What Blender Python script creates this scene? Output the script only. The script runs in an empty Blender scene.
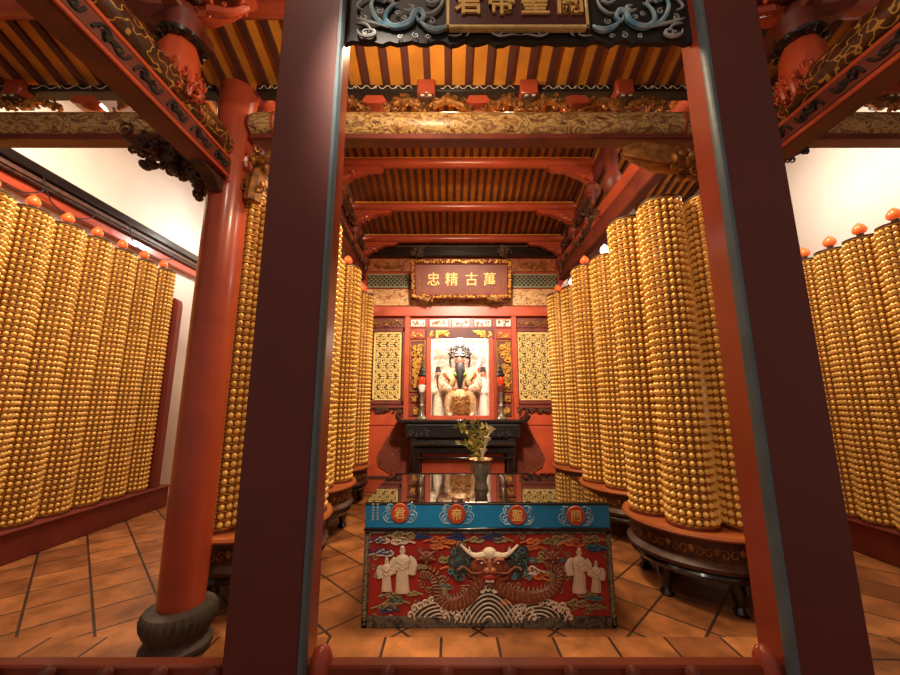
import bpy, bmesh, math, random
from math import sin, cos, pi, radians
from mathutils import Vector, Matrix
R = random.Random(7)
SC = bpy.context.scene
COL = SC.collection

# ------------------------------------------------------------------ camera constants
F, PITCH, H = 367.0, radians(10.0), 1.6
def W(u, v, D):
    """point of the plane y = D seen at (u, v) of the 900x675 frame: used to measure sizes off the photograph"""
    a = (u - 450) / F; b = (337.5 - v) / F
    Y = cos(PITCH) - b * sin(PITCH); Z = sin(PITCH) + b * cos(PITCH)
    t = D / Y
    return (a * t, D, H + Z * t)

# ------------------------------------------------------------------ colour / materials
def lin(c):
    c /= 255.0
    return c / 12.92 if c <= .04045 else ((c + .055) / 1.055) ** 2.4
def C(r, g, b): return (lin(r), lin(g), lin(b), 1)
MATS = {}
def mat(name, col, rough=.5, metal=0.0, var=.25, scale=6, bump=0.0, bscale=30, col2=None, emit=0, emitcol=None, coat=0, spec=.5):
    m = bpy.data.materials.new(name); m.use_nodes = True
    nt = m.node_tree; N = nt.nodes; L = nt.links
    bs = N['Principled BSDF']
    tc = N.new('ShaderNodeTexCoord')
    nz = N.new('ShaderNodeTexNoise'); nz.inputs['Scale'].default_value = scale; nz.inputs['Detail'].default_value = 5
    L.new(tc.outputs['Object'], nz.inputs['Vector'])
    cr = N.new('ShaderNodeValToRGB')
    a = tuple(x * (1 - var) for x in col[:3]) + (1,)
    b = col2 if col2 else tuple(min(1, x * (1 + var)) for x in col[:3]) + (1,)
    cr.color_ramp.elements[0].color = a; cr.color_ramp.elements[0].position = .32
    cr.color_ramp.elements[1].color = b; cr.color_ramp.elements[1].position = .68
    L.new(nz.outputs['Fac'], cr.inputs['Fac'])
    L.new(cr.outputs['Color'], bs.inputs['Base Color'])
    bs.inputs['Roughness'].default_value = rough
    bs.inputs['Metallic'].default_value = metal
    bs.inputs['Specular IOR Level'].default_value = spec
    if coat:
        bs.inputs['Coat Weight'].default_value = coat; bs.inputs['Coat Roughness'].default_value = .12
    if bump:
        n2 = N.new('ShaderNodeTexNoise'); n2.inputs['Scale'].default_value = bscale; n2.inputs['Detail'].default_value = 6
        L.new(tc.outputs['Object'], n2.inputs['Vector'])
        bp = N.new('ShaderNodeBump'); bp.inputs['Strength'].default_value = bump; bp.inputs['Distance'].default_value = .02
        L.new(n2.outputs['Fac'], bp.inputs['Height']); L.new(bp.outputs['Normal'], bs.inputs['Normal'])
    if emit:
        bs.inputs['Emission Color'].default_value = emitcol or col
        bs.inputs['Emission Strength'].default_value = emit
    MATS[name] = m
    return m

def painted(name, cols, scale=5, rough=.4, stretch=(1, 1, 1), line=None, lscale=14, lwidth=.04):
    """painted pattern: warped cells in several colours with thin scroll lines"""
    m = bpy.data.materials.new(name); m.use_nodes = True
    nt = m.node_tree; N = nt.nodes; L = nt.links; bs = N['Principled BSDF']
    tc = N.new('ShaderNodeTexCoord'); mp = N.new('ShaderNodeMapping'); mp.inputs['Scale'].default_value = stretch
    L.new(tc.outputs['Object'], mp.inputs['Vector'])
    nz = N.new('ShaderNodeTexNoise'); nz.inputs['Scale'].default_value = scale; nz.inputs['Detail'].default_value = 4
    nz.inputs['Distortion'].default_value = 1.2
    L.new(mp.outputs['Vector'], nz.inputs['Vector'])
    cr = N.new('ShaderNodeValToRGB'); el = cr.color_ramp.elements
    n = len(cols)
    el[0].position = .28; el[0].color = cols[0]
    el[1].position = .72; el[1].color = cols[-1]
    for i in range(1, n - 1):
        e = el.new(.28 + .44 * i / (n - 1)); e.color = cols[i]
    L.new(nz.outputs['Fac'], cr.inputs['Fac'])
    out = cr.outputs['Color']
    if line:
        n3 = N.new('ShaderNodeTexNoise'); n3.inputs['Scale'].default_value = lscale * .6; n3.inputs['Detail'].default_value = 1
        L.new(mp.outputs['Vector'], n3.inputs['Vector'])
        sb = N.new('ShaderNodeMath'); sb.operation = 'SUBTRACT'; sb.inputs[1].default_value = .5
        L.new(n3.outputs['Fac'], sb.inputs[0])
        ab = N.new('ShaderNodeMath'); ab.operation = 'ABSOLUTE'; L.new(sb.outputs[0], ab.inputs[0])
        lt = N.new('ShaderNodeMath'); lt.operation = 'LESS_THAN'; lt.inputs[1].default_value = lwidth * .5
        L.new(ab.outputs[0], lt.inputs[0])
        mx = N.new('ShaderNodeMix'); mx.data_type = 'RGBA'
        L.new(lt.outputs[0], mx.inputs[0]); L.new(out, mx.inputs[6]); mx.inputs[7].default_value = line
        out = mx.outputs[2]
    L.new(out, bs.inputs['Base Color']); bs.inputs['Roughness'].default_value = rough
    MATS[name] = m
    return m

red = mat('red_lacquer', C(168, 70, 44), .32, var=.18, scale=3, coat=.3)
redo = mat('orange_red_lacquer', C(184, 76, 44), .38, var=.15, scale=4)
redd = mat('dark_red_wood', C(108, 44, 30), .5, var=.3, scale=5, bump=.05)
maroon = mat('maroon_paint', C(104, 42, 36), .5, var=.12, scale=2.5, bump=.03)
maroon2 = mat('plinth_maroon', C(120, 46, 32), .55, var=.15, scale=3)
strip = mat('grey_blue_paint', C(96, 114, 122), .4, var=.15, scale=8, bump=.05)
black = mat('black_lacquer', C(24, 19, 18), .25, var=.3, scale=6, coat=.4)
blackw = mat('black_wood', C(28, 23, 21), .6, var=.4, scale=9, bump=.08)
ochre = mat('ochre_board', C(208, 132, 40), .6, var=.22, scale=5, bump=.05)
rafm = mat('rafter_brown', C(84, 40, 28), .6, var=.25, scale=5)
plaster = mat('white_plaster', C(226, 214, 200), .85, var=.05, scale=2, bump=.04)
gold = mat('carved_gold', C(206, 150, 62), .36, .45, var=.3, scale=25)
golddk = mat('aged_gold', C(150, 98, 44), .42, .35, var=.45, scale=22)
goldbr = mat('bright_gold', C(240, 206, 128), .38, .15, var=.2, scale=30)
knobm = mat('lamp_niche_gold', C(232, 182, 96), .3, .25, var=.28, scale=11, emit=.1, emitcol=C(255, 184, 84))
corem = mat('dark_core_gold', C(112, 62, 24), .45, .3, var=.3, scale=14, emit=.03, emitcol=C(255, 130, 40))  # column core's own dark orange-brown, with a faint orange glow
stone = mat('dark_stone', C(66, 54, 46), .8, var=.35, scale=7, bump=.25, bscale=22)
darkcarve = mat('dark_carved_wood', C(74, 44, 30), .5, var=.55, scale=16, bump=.1)
bluep = mat('blue_paint', C(22, 128, 178), .45, var=.12, scale=3, bump=.03)
panelred = mat('panel_red', C(158, 36, 28), .5, var=.2, scale=5, bump=.05)
cream = mat('cream_relief', C(214, 192, 164), .6, var=.12, scale=12, bump=.05)
dragonbr = mat('dragon_brown', C(122, 58, 36), .5, var=.45, scale=34)
slate = mat('wave_slate', C(58, 56, 48), .6, var=.3, scale=10)
teal = mat('teal_paint', C(70, 120, 122), .5, var=.25, scale=12)
snoutm = mat('muzzle_brown', C(158, 92, 62), .5, var=.3, scale=24)
navy = mat('navy_paint', C(40, 58, 104), .5, var=.3, scale=12)
olive = mat('olive_outline', C(150, 132, 92), .5, var=.25, scale=12)
orangep = mat('orange_paint', C(206, 110, 62), .5, var=.25, scale=12)
skyb = mat('sky_blue_carving', C(112, 186, 216), .4, var=.3, scale=14, col2=C(206, 228, 232))
greyw = mat('grey_white_carving', C(184, 186, 184), .5, var=.25, scale=14)
plaqf = mat('plaque_field', C(122, 62, 40), .45, var=.15, scale=5)
plaqd = mat('plaque_field_maroon', C(84, 30, 24), .45, var=.15, scale=5)
pewter = mat('dark_pewter', C(128, 118, 100), .35, .45, var=.3, scale=14)
brass = mat('brass', C(214, 176, 100), .25, .8, var=.15, scale=14)
leafm = mat('leaf_green', C(140, 142, 62), .5, var=.3, scale=20)
leafy = mat('leaf_yellow', C(206, 186, 104), .5, var=.25, scale=20)
lily = mat('lily_white', C(240, 226, 190), .5, var=.08, scale=10)
peach = mat('orange_glass_lamp', C(236, 112, 56), .25, var=.12, scale=8, emit=.45, emitcol=C(255, 96, 36))
leafgold = mat('gold_leaf_paint', C(240, 196, 112), .4, .1, var=.12, scale=20)
railred = mat('barrier_brown_red', C(132, 54, 30), .5, var=.25, scale=5, bump=.05)
disc = mat('pedestal_orange_wood', C(168, 92, 48), .4, var=.2, scale=6)
robep = painted('statue_embroidered_robe', [C(246, 232, 206), C(214, 178, 120), C(244, 230, 204), C(178, 96, 70), C(240, 226, 200)], 9, .5, (1, 1, 1), C(150, 120, 60), 26, .05)
white_l = mat('lit_white_lamp', C(255, 225, 200), .25, var=.05, scale=8, emit=5, emitcol=C(255, 214, 178))
tealband = mat('lattice_grey_green', C(150, 146, 118), .5, var=.2, scale=20)
whitep = mat('white_glaze', C(236, 226, 214), .4, var=.08, scale=10)
fleshr = mat('statue_face', C(196, 120, 92), .5, var=.1, scale=10)
robegold = mat('statue_robe_gold', C(206, 172, 120), .45, .2, var=.35, scale=26)
robew = mat('statue_robe_pale', C(228, 214, 190), .5, .1, var=.25, scale=22)
green = mat('statue_green', C(112, 150, 60), .5, var=.3, scale=20)
pinkr = mat('statue_pink_red', C(206, 84, 70), .5, var=.2, scale=20)
silver = mat('silver_blade', C(226, 222, 200), .3, .4, var=.1, scale=10)
cable = mat('black_cable', C(22, 18, 16), .6)
candler = mat('candle_red', C(206, 40, 24), .3, var=.1, emit=.5, emitcol=C(255, 60, 20))
logpaint = painted('painted_log', [C(86, 46, 28), C(150, 104, 54), C(206, 170, 108), C(128, 84, 52), C(212, 176, 116), C(110, 112, 92)], 8, .35, (.7, 1, 1.3), C(96, 62, 40), 30, .03)
logdark = painted('painted_dark_log', [C(38, 24, 18), C(62, 34, 22), C(88, 44, 26), C(40, 28, 20)], 14, .32, (1, .7, 1), C(176, 132, 62), 30, .05)
mural = painted('pale_mural', [C(250, 246, 240), C(246, 232, 226), C(252, 248, 244), C(226, 160, 146), C(250, 244, 238)], 5, .5, (1, 1, 1), C(190, 176, 150), 22, .05)
ochpaint = painted('painted_frieze', [C(150, 62, 34), C(204, 150, 92), C(226, 184, 124), C(170, 84, 48)], 6, .45, (1, 1, 2), C(120, 60, 36), 16, .04)
redpaint = painted('painted_panel_red', [C(128, 40, 24), C(150, 62, 34), C(176, 110, 60), C(110, 36, 22)], 8, .45, (1, 1, 2))
mottle = painted('worn_frame', [C(30, 27, 25), C(58, 50, 42), C(110, 98, 80), C(34, 30, 28)], 22, .6)

def floor_mat():
    m = bpy.data.materials.new('terracotta_tiles'); m.use_nodes = True
    nt = m.node_tree; N = nt.nodes; L = nt.links; bs = N['Principled BSDF']
    tc = N.new('ShaderNodeTexCoord')
    def brick(rot, off, loc):
        mp = N.new('ShaderNodeMapping'); mp.inputs['Rotation'].default_value = (0, 0, rot); mp.inputs['Location'].default_value = loc
        L.new(tc.outputs['Object'], mp.inputs['Vector'])
        b = N.new('ShaderNodeTexBrick'); b.offset = off; b.squash = 1
        b.inputs['Scale'].default_value = 1; b.inputs['Brick Width'].default_value = .385; b.inputs['Row Height'].default_value = .385
        b.inputs['Mortar Size'].default_value = .011; b.inputs['Mortar Smooth'].default_value = .3; b.inputs['Bias'].default_value = 0
        b.inputs['Color1'].default_value = C(200, 130, 74); b.inputs['Color2'].default_value = C(152, 92, 52); b.inputs['Mortar'].default_value = C(70, 46, 34)
        L.new(mp.outputs['Vector'], b.inputs['Vector'])
        return b
    a = brick(radians(45), 0.0, (0, .1, 0)); c = brick(0, .5, (.06, .06, 0))
    sp = N.new('ShaderNodeSeparateXYZ'); L.new(tc.outputs['Object'], sp.inputs[0])
    gt = N.new('ShaderNodeMath'); gt.operation = 'GREATER_THAN'; gt.inputs[1].default_value = 2.86; L.new(sp.outputs['Y'], gt.inputs[0])
    mx = N.new('ShaderNodeMix'); mx.data_type = 'RGBA'; L.new(gt.outputs[0], mx.inputs[0]); L.new(c.outputs['Color'], mx.inputs[6]); L.new(a.outputs['Color'], mx.inputs[7])
    mf = N.new('ShaderNodeMix'); L.new(gt.outputs[0], mf.inputs[0]); L.new(c.outputs['Fac'], mf.inputs[2]); L.new(a.outputs['Fac'], mf.inputs[3])
    nz = N.new('ShaderNodeTexNoise'); nz.inputs['Scale'].default_value = 3.5; nz.inputs['Detail'].default_value = 8; nz.inputs['Roughness'].default_value = .65
    L.new(tc.outputs['Object'], nz.inputs['Vector'])
    cr = N.new('ShaderNodeValToRGB'); cr.color_ramp.elements[0].position = .3; cr.color_ramp.elements[0].color = (.34, .32, .3, 1)
    cr.color_ramp.elements[1].position = .7; cr.color_ramp.elements[1].color = (1.15, 1.12, 1.05, 1)
    L.new(nz.outputs['Fac'], cr.inputs['Fac'])
    ml = N.new('ShaderNodeMix'); ml.data_type = 'RGBA'; ml.blend_type = 'MULTIPLY'; ml.inputs[0].default_value = 1
    L.new(mx.outputs[2], ml.inputs[6]); L.new(cr.outputs['Color'], ml.inputs[7])
    L.new(ml.outputs[2], bs.inputs['Base Color'])
    rr = N.new('ShaderNodeMapRange'); rr.inputs['To Min'].default_value = .3; rr.inputs['To Max'].default_value = .6
    L.new(nz.outputs['Fac'], rr.inputs['Value']); L.new(rr.outputs[0], bs.inputs['Roughness'])
    sub = N.new('ShaderNodeMath'); sub.operation = 'SUBTRACT'; L.new(nz.outputs['Fac'], sub.inputs[0]); L.new(mf.outputs[0], sub.inputs[1])
    bp = N.new('ShaderNodeBump'); bp.inputs['Strength'].default_value = .35; bp.inputs['Distance'].default_value = .012
    L.new(sub.outputs[0], bp.inputs['Height']); L.new(bp.outputs['Normal'], bs.inputs['Normal'])
    return m
floorm = floor_mat()

def glass_top_mat():
    m = mat('polished_glass_top', C(34, 20, 14), .03, var=.1, scale=3)
    b = m.node_tree.nodes['Principled BSDF']; b.inputs['IOR'].default_value = 2.3; b.inputs['Specular IOR Level'].default_value = .8
    return m
glasst = glass_top_mat()

# ------------------------------------------------------------------ mesh builder
class MB:
    def __init__(s): s.v = []; s.f = []
    def add(s, vs, fs):
        o = len(s.v); s.v += [tuple(p) for p in vs]; s.f += [[i + o for i in f] for f in fs]; return s
    def box(s, x0, x1, y0, y1, z0, z1, b=0, M=None):
        cx, cy, cz = (x0 + x1) / 2, (y0 + y1) / 2, (z0 + z1) / 2
        hx, hy, hz = abs(x1 - x0) / 2, abs(y1 - y0) / 2, abs(z1 - z0) / 2
        b = min(b, hx * .9, hy * .9, hz * .9)
        if b <= 0:
            vs = [(cx + i * hx, cy + j * hy, cz + k * hz) for i in (-1, 1) for j in (-1, 1) for k in (-1, 1)]
            fs = [(0, 1, 3, 2), (4, 6, 7, 5), (0, 4, 5, 1), (2, 3, 7, 6), (0, 2, 6, 4), (1, 5, 7, 3)]
        else:
            vs = []; ix = {}
            for i in (-1, 1):
                for j in (-1, 1):
                    for k in (-1, 1):
                        for a in range(3):
                            h = [hx, hy, hz]; g = [hx - b, hy - b, hz - b]
                            g[a] = h[a]
                            ix[(i, j, k, a)] = len(vs)
                            vs.append((cx + i * g[0], cy + j * g[1], cz + k * g[2]))
            fs = []
            for a in range(3):
                for sg in (-1, 1):
                    q = []
                    for p, r in ((-1, -1), (1, -1), (1, 1), (-1, 1)):
                        t = [p, r]; t.insert(a, sg); q.append(ix[(*t, a)])
                    fs.append(q)
            for a, c in ((0, 1), (0, 2), (1, 2)):
                o = 3 - a - c
                for sa in (-1, 1):
                    for sc in (-1, 1):
                        t = [0, 0, 0]; t[a] = sa; t[c] = sc
                        t[o] = -1; t0 = tuple(t); t[o] = 1; t1 = tuple(t)
                        fs.append([ix[(*t0, a)], ix[(*t1, a)], ix[(*t1, c)], ix[(*t0, c)]])
            for i in (-1, 1):
                for j in (-1, 1):
                    for k in (-1, 1):
                        fs.append([ix[(i, j, k, 0)], ix[(i, j, k, 1)], ix[(i, j, k, 2)]])
        if M: vs = [tuple(M @ Vector(p)) for p in vs]
        return s.add(vs, fs)
    def rect(s, D, u0, v0, u1, v1, t=.03, b=.006, y0=None):
        """board on the plane y = D whose outline was measured at the photo's pixels"""
        a = W((u0 + u1) / 2, v0, D)[2]; c = W((u0 + u1) / 2, v1, D)[2]
        vm = (v0 + v1) / 2
        return s.box(W(u0, vm, D)[0], W(u1, vm, D)[0], D - t, D if y0 is None else y0, c, a, b)
    def tube(s, path, r, n=6, closed=False, flat=1.0, flat_axis=None):
        P = [Vector(p) for p in path]; m = len(P)
        if m < 2: return s
        rs = r if isinstance(r, (list, tuple)) else [r] * m
        up = None; vs = []
        for i, p in enumerate(P):
            t = (P[(i + 1) % m] - P[i - 1]) if closed else (P[min(i + 1, m - 1)] - P[max(i - 1, 0)])
            if t.length < 1e-9: t = Vector((0, 0, 1))
            t.normalize()
            if up is None:
                up = Vector((0, 1, 0)) if abs(t.y) < .9 else Vector((1, 0, 0))
            a = up - t * up.dot(t)
            if a.length < 1e-6: a = t.orthogonal()
            a.normalize(); up = a; b = t.cross(a)
            for k in range(n):
                th = 2 * pi * k / n
                vs.append(p + (a * cos(th) * flat + b * sin(th)) * rs[i])
        fs = []
        for i in range(m if closed else m - 1):
            for k in range(n):
                fs.append([i * n + k, i * n + (k + 1) % n, ((i + 1) % m) * n + (k + 1) % n, ((i + 1) % m) * n + k])
        if not closed:
            fs.append(list(range(n))[::-1]); fs.append([(m - 1) * n + k for k in range(n)])
        return s.add(vs, fs)
    def lathe(s, prof, c=(0, 0, 0), n=24, axis='z', ripple=0, nr=0):
        vs = []; m = len(prof)
        for r, h in prof:
            for k in range(n):
                th = 2 * pi * k / n
                rr = r * (1 + ripple * cos(nr * th)) if nr else r
                a, b = rr * cos(th), rr * sin(th)
                vs.append((c[0] + a, c[1] + b, c[2] + h) if axis == 'z' else (c[0] + h, c[1] + a, c[2] + b) if axis == 'x' else (c[0] + a, c[1] + h, c[2] + b))
        fs = [[i * n + k, i * n + (k + 1) % n, (i + 1) * n + (k + 1) % n, (i + 1) * n + k] for i in range(m - 1) for k in range(n)]
        fs.append(list(range(n))); fs.append([(m - 1) * n + k for k in range(n)])
        return s.add(vs, fs)
    def ball(s, c, r, nu=10, nv=6, M=None):
        rx, ry, rz = r if isinstance(r, (tuple, list)) else (r, r, r)
        vs = [(0, 0, -rz)]
        for j in range(1, nv):
            ph = -pi / 2 + pi * j / nv
            for k in range(nu):
                th = 2 * pi * k / nu
                vs.append((rx * cos(ph) * cos(th), ry * cos(ph) * sin(th), rz * sin(ph)))
        vs.append((0, 0, rz)); t = len(vs) - 1
        fs = [[0, 1 + (k + 1) % nu, 1 + k] for k in range(nu)]
        for j in range(nv - 2):
            for k in range(nu):
                a = 1 + j * nu
                fs.append([a + k, a + (k + 1) % nu, a + nu + (k + 1) % nu, a + nu + k])
        a = 1 + (nv - 2) * nu
        fs += [[a + k, a + (k + 1) % nu, t] for k in range(nu)]
        if M: vs = [tuple(M @ Vector(p)) for p in vs]
        return s.add([(p[0] + c[0], p[1] + c[1], p[2] + c[2]) for p in vs], fs)
    def prism(s, poly, y0, y1, xf=None):
        """polygon in (x, z) extruded from y0 to y1"""
        n = len(poly)
        vs = [(p[0], y0, p[1]) for p in poly] + [(p[0], y1, p[1]) for p in poly]
        if xf: vs = [xf(p) for p in vs]
        fs = [list(range(n)), [n + i for i in range(n)][::-1]] + [[i, n + i, n + (i + 1) % n, (i + 1) % n] for i in range(n)]
        return s.add(vs, fs)
    def merge(s, o): return s.add(o.v, o.f)
    def moved(s, f):
        m = MB(); m.v = [tuple(f(p)) for p in s.v]; m.f = [list(q) for q in s.f]; return m
    def low(s):
        xs = [p[0] for p in s.v]; ys = [p[1] for p in s.v]; zs = [p[2] for p in s.v]
        return ((min(xs) + max(xs)) / 2, (min(ys) + max(ys)) / 2, min(zs))

def root_loc(o):
    while o.parent: o = o.parent
    return o.location.copy()
def make_mesh(name, mb, m, off=(0, 0, 0), ang=38):
    me = bpy.data.meshes.new(name)
    ox, oy, oz = off
    me.from_pydata([(p[0] - ox, p[1] - oy, p[2] - oz) for p in mb.v], [], mb.f)
    me.validate()
    bm = bmesh.new(); bm.from_mesh(me); bmesh.ops.recalc_face_normals(bm, faces=bm.faces); bm.to_mesh(me); bm.free()
    me.shade_smooth(); me.set_sharp_from_angle(angle=radians(ang))
    me.materials.append(m)
    return me
def tag(o, label=None, cat=None, group=None, kind=None):
    if label: o['label'] = label
    if cat: o['category'] = cat
    if group: o['group'] = group
    if cat and not kind: kind = 'thing'
    if kind: o['kind'] = kind
    return o
def thing(name, loc, label, cat, group=None):
    o = bpy.data.objects.new(name, None); COL.objects.link(o); o.empty_display_size = .1
    o.location = loc
    return tag(o, label, cat, group)
def part(name, mb, m, parent, label=None, kind=None, ang=38):
    o = bpy.data.objects.new(name, make_mesh(name, mb, m, root_loc(parent), ang)); COL.objects.link(o)
    o.parent = parent
    return tag(o, label, None, None, kind)
def solo(name, mb, m, label, cat, group=None, ang=38, kind=None):
    c = mb.low()
    o = bpy.data.objects.new(name, make_mesh(name, mb, m, c, ang)); COL.objects.link(o); o.location = c
    return tag(o, label, cat, group, kind)
def struct(name, mb, m, ang=38, parent=None):
    o = bpy.data.objects.new(name, make_mesh(name, mb, m, (0, 0, 0), ang)); COL.objects.link(o)
    if parent: o.parent = parent
    else: o['kind'] = 'structure'
    return o
def copy_tree(o, parent=None):
    c = o.copy(); COL.objects.link(c)
    if parent: c.parent = parent
    for ch in list(o.children): copy_tree(ch, c)
    return c
def text_mb(body, x, z, y, size, depth=.01, bold=.0, xf=None):
    cu = bpy.data.curves.new('t', 'FONT'); cu.body = body; cu.size = size; cu.extrude = depth; cu.offset = bold
    cu.align_x = 'CENTER'; cu.align_y = 'CENTER'; cu.resolution_u = 3
    ob = bpy.data.objects.new('t', cu); COL.objects.link(ob)
    dg = bpy.context.evaluated_depsgraph_get(); dg.update()
    me = bpy.data.meshes.new_from_object(ob.evaluated_get(dg))
    mb = MB()
    vs = [Vector(v.co) for v in me.vertices]
    if vs:
        cx = (min(v.x for v in vs) + max(v.x for v in vs)) / 2; cy = (min(v.y for v in vs) + max(v.y for v in vs)) / 2
        pts = [(x + v.x - cx, y - v.z, z + v.y - cy) for v in vs]
        if xf: pts = [xf(p) for p in pts]
        mb.add(pts, [list(p.vertices) for p in me.polygons])
    bpy.data.objects.remove(ob); bpy.data.curves.remove(cu); bpy.data.meshes.remove(me)
    return mb

# ------------------------------------------------------------------ ornament
def smooth_path(pts, k=6):
    P = [Vector(p) for p in pts]; out = []
    for i in range(len(P) - 1):
        p0 = P[max(i - 1, 0)]; p1 = P[i]; p2 = P[i + 1]; p3 = P[min(i + 2, len(P) - 1)]
        for j in range(k):
            t = j / k
            out.append(.5 * ((2 * p1) + (p2 - p0) * t + (2 * p0 - 5 * p1 + 4 * p2 - p3) * t * t + (3 * p1 - p0 - 3 * p2 + p3) * t ** 3))
    out.append(P[-1]); return out
def spiral(cx, cz, r, turns=1.4, a0=0, sgn=1, y=0, n=16, rin=.12):
    out = []
    for i in range(n + 1):
        t = i / n
        a = a0 + sgn * turns * 2 * pi * t; rr = r * (1 - t * (1 - rin))
        out.append((cx + rr * cos(a), y, cz + rr * sin(a)))
    return out
def curl(mb, cx, cz, r, w, y, a0=0, sgn=1, turns=1.3, n=14, k=5, tail=0):
    p = spiral(cx, cz, r, turns, a0, sgn, y, n)
    if tail:
        a = a0; q = p[0]; d = Vector((sgn * sin(a), 0, -sgn * cos(a)))
        p = [tuple(Vector(q) + d * tail + Vector((cos(a), 0, sin(a))) * tail * .25), tuple(Vector(q) + d * tail * .5 + Vector((cos(a), 0, sin(a))) * tail * .06)] + p
    m = len(p)
    mb.tube(p, [w * (.35 + .65 * sin(pi * min(1, (i + 1) / m * 1.1) * .75)) for i in range(m)], k)
def carving(mb, x0, x1, z0, z1, y, w, n, seed, dep=.02, mirror=False):
    """dense carved scrollwork: curls, leaves and buds inside a rectangle"""
    r = random.Random(seed)
    h = min(abs(x1 - x0), abs(z1 - z0))
    for i in range(n):
        rr = h * r.uniform(.12, .3)
        cx = r.uniform(x0 + rr * .8, x1 - rr * .8) if x1 - x0 > 2 * rr else (x0 + x1) / 2
        cz = r.uniform(z0 + rr * .8, z1 - rr * .8) if z1 - z0 > 2 * rr else (z0 + z1) / 2
        a0 = r.uniform(0, 6.28); sg = r.choice((-1, 1)); yy = y - r.uniform(0, dep)
        k = r.random()
        for mir in ((1, -1) if mirror else (1,)):
            X = cx if mir == 1 else x0 + x1 - cx
            A = a0 if mir == 1 else pi - a0
            if k < .7: curl(mb, X, cz, rr, w * r.uniform(.8, 1.3), yy, A, sg * mir, r.uniform(.8, 1.4), 10, 5)
            else:
                M = Matrix.Rotation(A, 3, 'Y')
                mb.ball((X, yy, cz), (rr * .8, w * 1.4, rr * .35), 8, 5, M)
def mass(mb, pts, r, n, seed, k=.45):
    """knotted carved timber that follows a spine: overlapping lobes, curls along it"""
    rr = random.Random(seed)
    P = smooth_path(pts, 8)
    for i in range(n):
        t = rr.random(); p = P[int(t * (len(P) - 1))]
        q = p + Vector((rr.uniform(-1, 1), rr.uniform(-1, 1), rr.uniform(-1, 1))) * r * .8
        if rr.random() < .55:
            M = Matrix.Rotation(rr.uniform(0, 3), 3, 'Y') @ Matrix.Rotation(rr.uniform(-.6, .6), 3, 'Z')
            mb.ball(q, (r * rr.uniform(.35, .6), r * rr.uniform(.2, .4), r * rr.uniform(.2, .35)), 8, 5, M)
        else:
            curl(mb, q.x, q.z, r * rr.uniform(.3, .55), r * .13, q.y - r * .2, rr.uniform(0, 6), rr.choice((-1, 1)), 1.2, 10, 5)
    mb.tube(P, [r * (.75 - .35 * i / len(P)) for i in range(len(P))], 8)

AX = .27                                    # middle axis of the hall
XL, XR = -4.92, 4.86                        # side walls
YB = 7.1
# ================================================================== SETTING
mb = MB().box(-6, 6, -1.2, 8.6, -.12, 0)
struct('floor', mb, floorm)
struct('wall_left', MB().box(XL - .15, XL, .3, 8.2, -.02, 7), plaster)
struct('wall_right', MB().box(XR, XR + .15, .3, 8.2, -.02, 7), plaster)
mb = MB().box(XL, -1.78, YB, YB + .15, -.02, 7); mb.box(3.5, XR, YB, YB + .15, -.02, 7)
struct('wall_back', mb, plaster)
struct('trim_5', MB().box(2.24, 3.5, YB, YB + .12, -.02, 7), redd)
# front roof slope
def zf(y): return 4.27 + .35 * (2.73 - y)
def zr(y): return 4.93 + .28 * (6.8 - y)
def slope(x0, x1, y0, y1, fz, t=.05):
    a, b = fz(y0), fz(y1)
    return MB().add([(x0, y0, a), (x1, y0, a), (x1, y1, b), (x0, y1, b), (x0, y0, a + t), (x1, y0, a + t), (x1, y1, b + t), (x0, y1, b + t)],
                    [(0, 1, 2, 3), (7, 6, 5, 4), (0, 4, 5, 1), (1, 5, 6, 2), (2, 6, 7, 3), (3, 7, 4, 0)])
def roof(name, x0, x1, y0, y1, fz, sp, w, hgt):
    o = struct(name, slope(x0, x1, y0, y1, fz), ochre)
    a, b = fz(y0), fz(y1)
    m = MB().add([(-w / 2, y0, a - hgt), (w / 2, y0, a - hgt), (w / 2, y1, b - hgt), (-w / 2, y1, b - hgt), (-w / 2, y0, a + .01), (w / 2, y0, a + .01), (w / 2, y1, b + .01), (-w / 2, y1, b + .01)],
                 [(0, 1, 2, 3), (7, 6, 5, 4), (0, 4, 5, 1), (1, 5, 6, 2), (2, 6, 7, 3), (3, 7, 4, 0)])
    me = make_mesh('rafter', m, rafm)
    n = int((x1 - x0) / sp)
    for i in range(n + 1):
        r = bpy.data.objects.new('rafter', me); COL.objects.link(r); r.parent = o
        r.location = (x0 + sp * (.5 + i) if i < n else x1 - w / 2, 0, 0)
    return o
roof('ceiling', XL, XR, -.6, 2.74, zf, .172, .055, .032)
roof('ceiling', -1.78, 2.24, 3.05, YB, zr, .128, .052, .05)
roof('ceiling', XL, -1.80, 3.05, YB, lambda y: zr(y) + .75, .172, .055, .05)
roof('ceiling', 2.26, XR, 3.05, YB, lambda y: zr(y) + .75, .172, .055, .05)
for k, x in enumerate((-1.80, 2.24)):       # boards closing the step between the two roofs
    a, b = zr(3.05), zr(YB)
    m = MB().add([(x, 3.05, a), (x + .02, 3.05, a), (x + .02, YB, b), (x, YB, b), (x, 3.05, a + .8), (x + .02, 3.05, a + .8), (x + .02, YB, b + .8), (x, YB, b + .8)],
                 [(0, 1, 2, 3), (7, 6, 5, 4), (0, 4, 5, 1), (1, 5, 6, 2), (2, 6, 7, 3), (3, 7, 4, 0)])
    struct('trim_%d' % (k + 1), m, redd)
struct('trim_3', MB().box(-1.80, 2.26, 3.0, 3.05, 5.2, 6.75), redd)     # boards above the cross beam
m = MB().box(XL, -1.80, 2.98, 3.03, 5.9, 6.75); m.box(2.26, XR, 2.98, 3.03, 5.9, 6.75)
struct('trim_4', m, redd)

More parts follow.
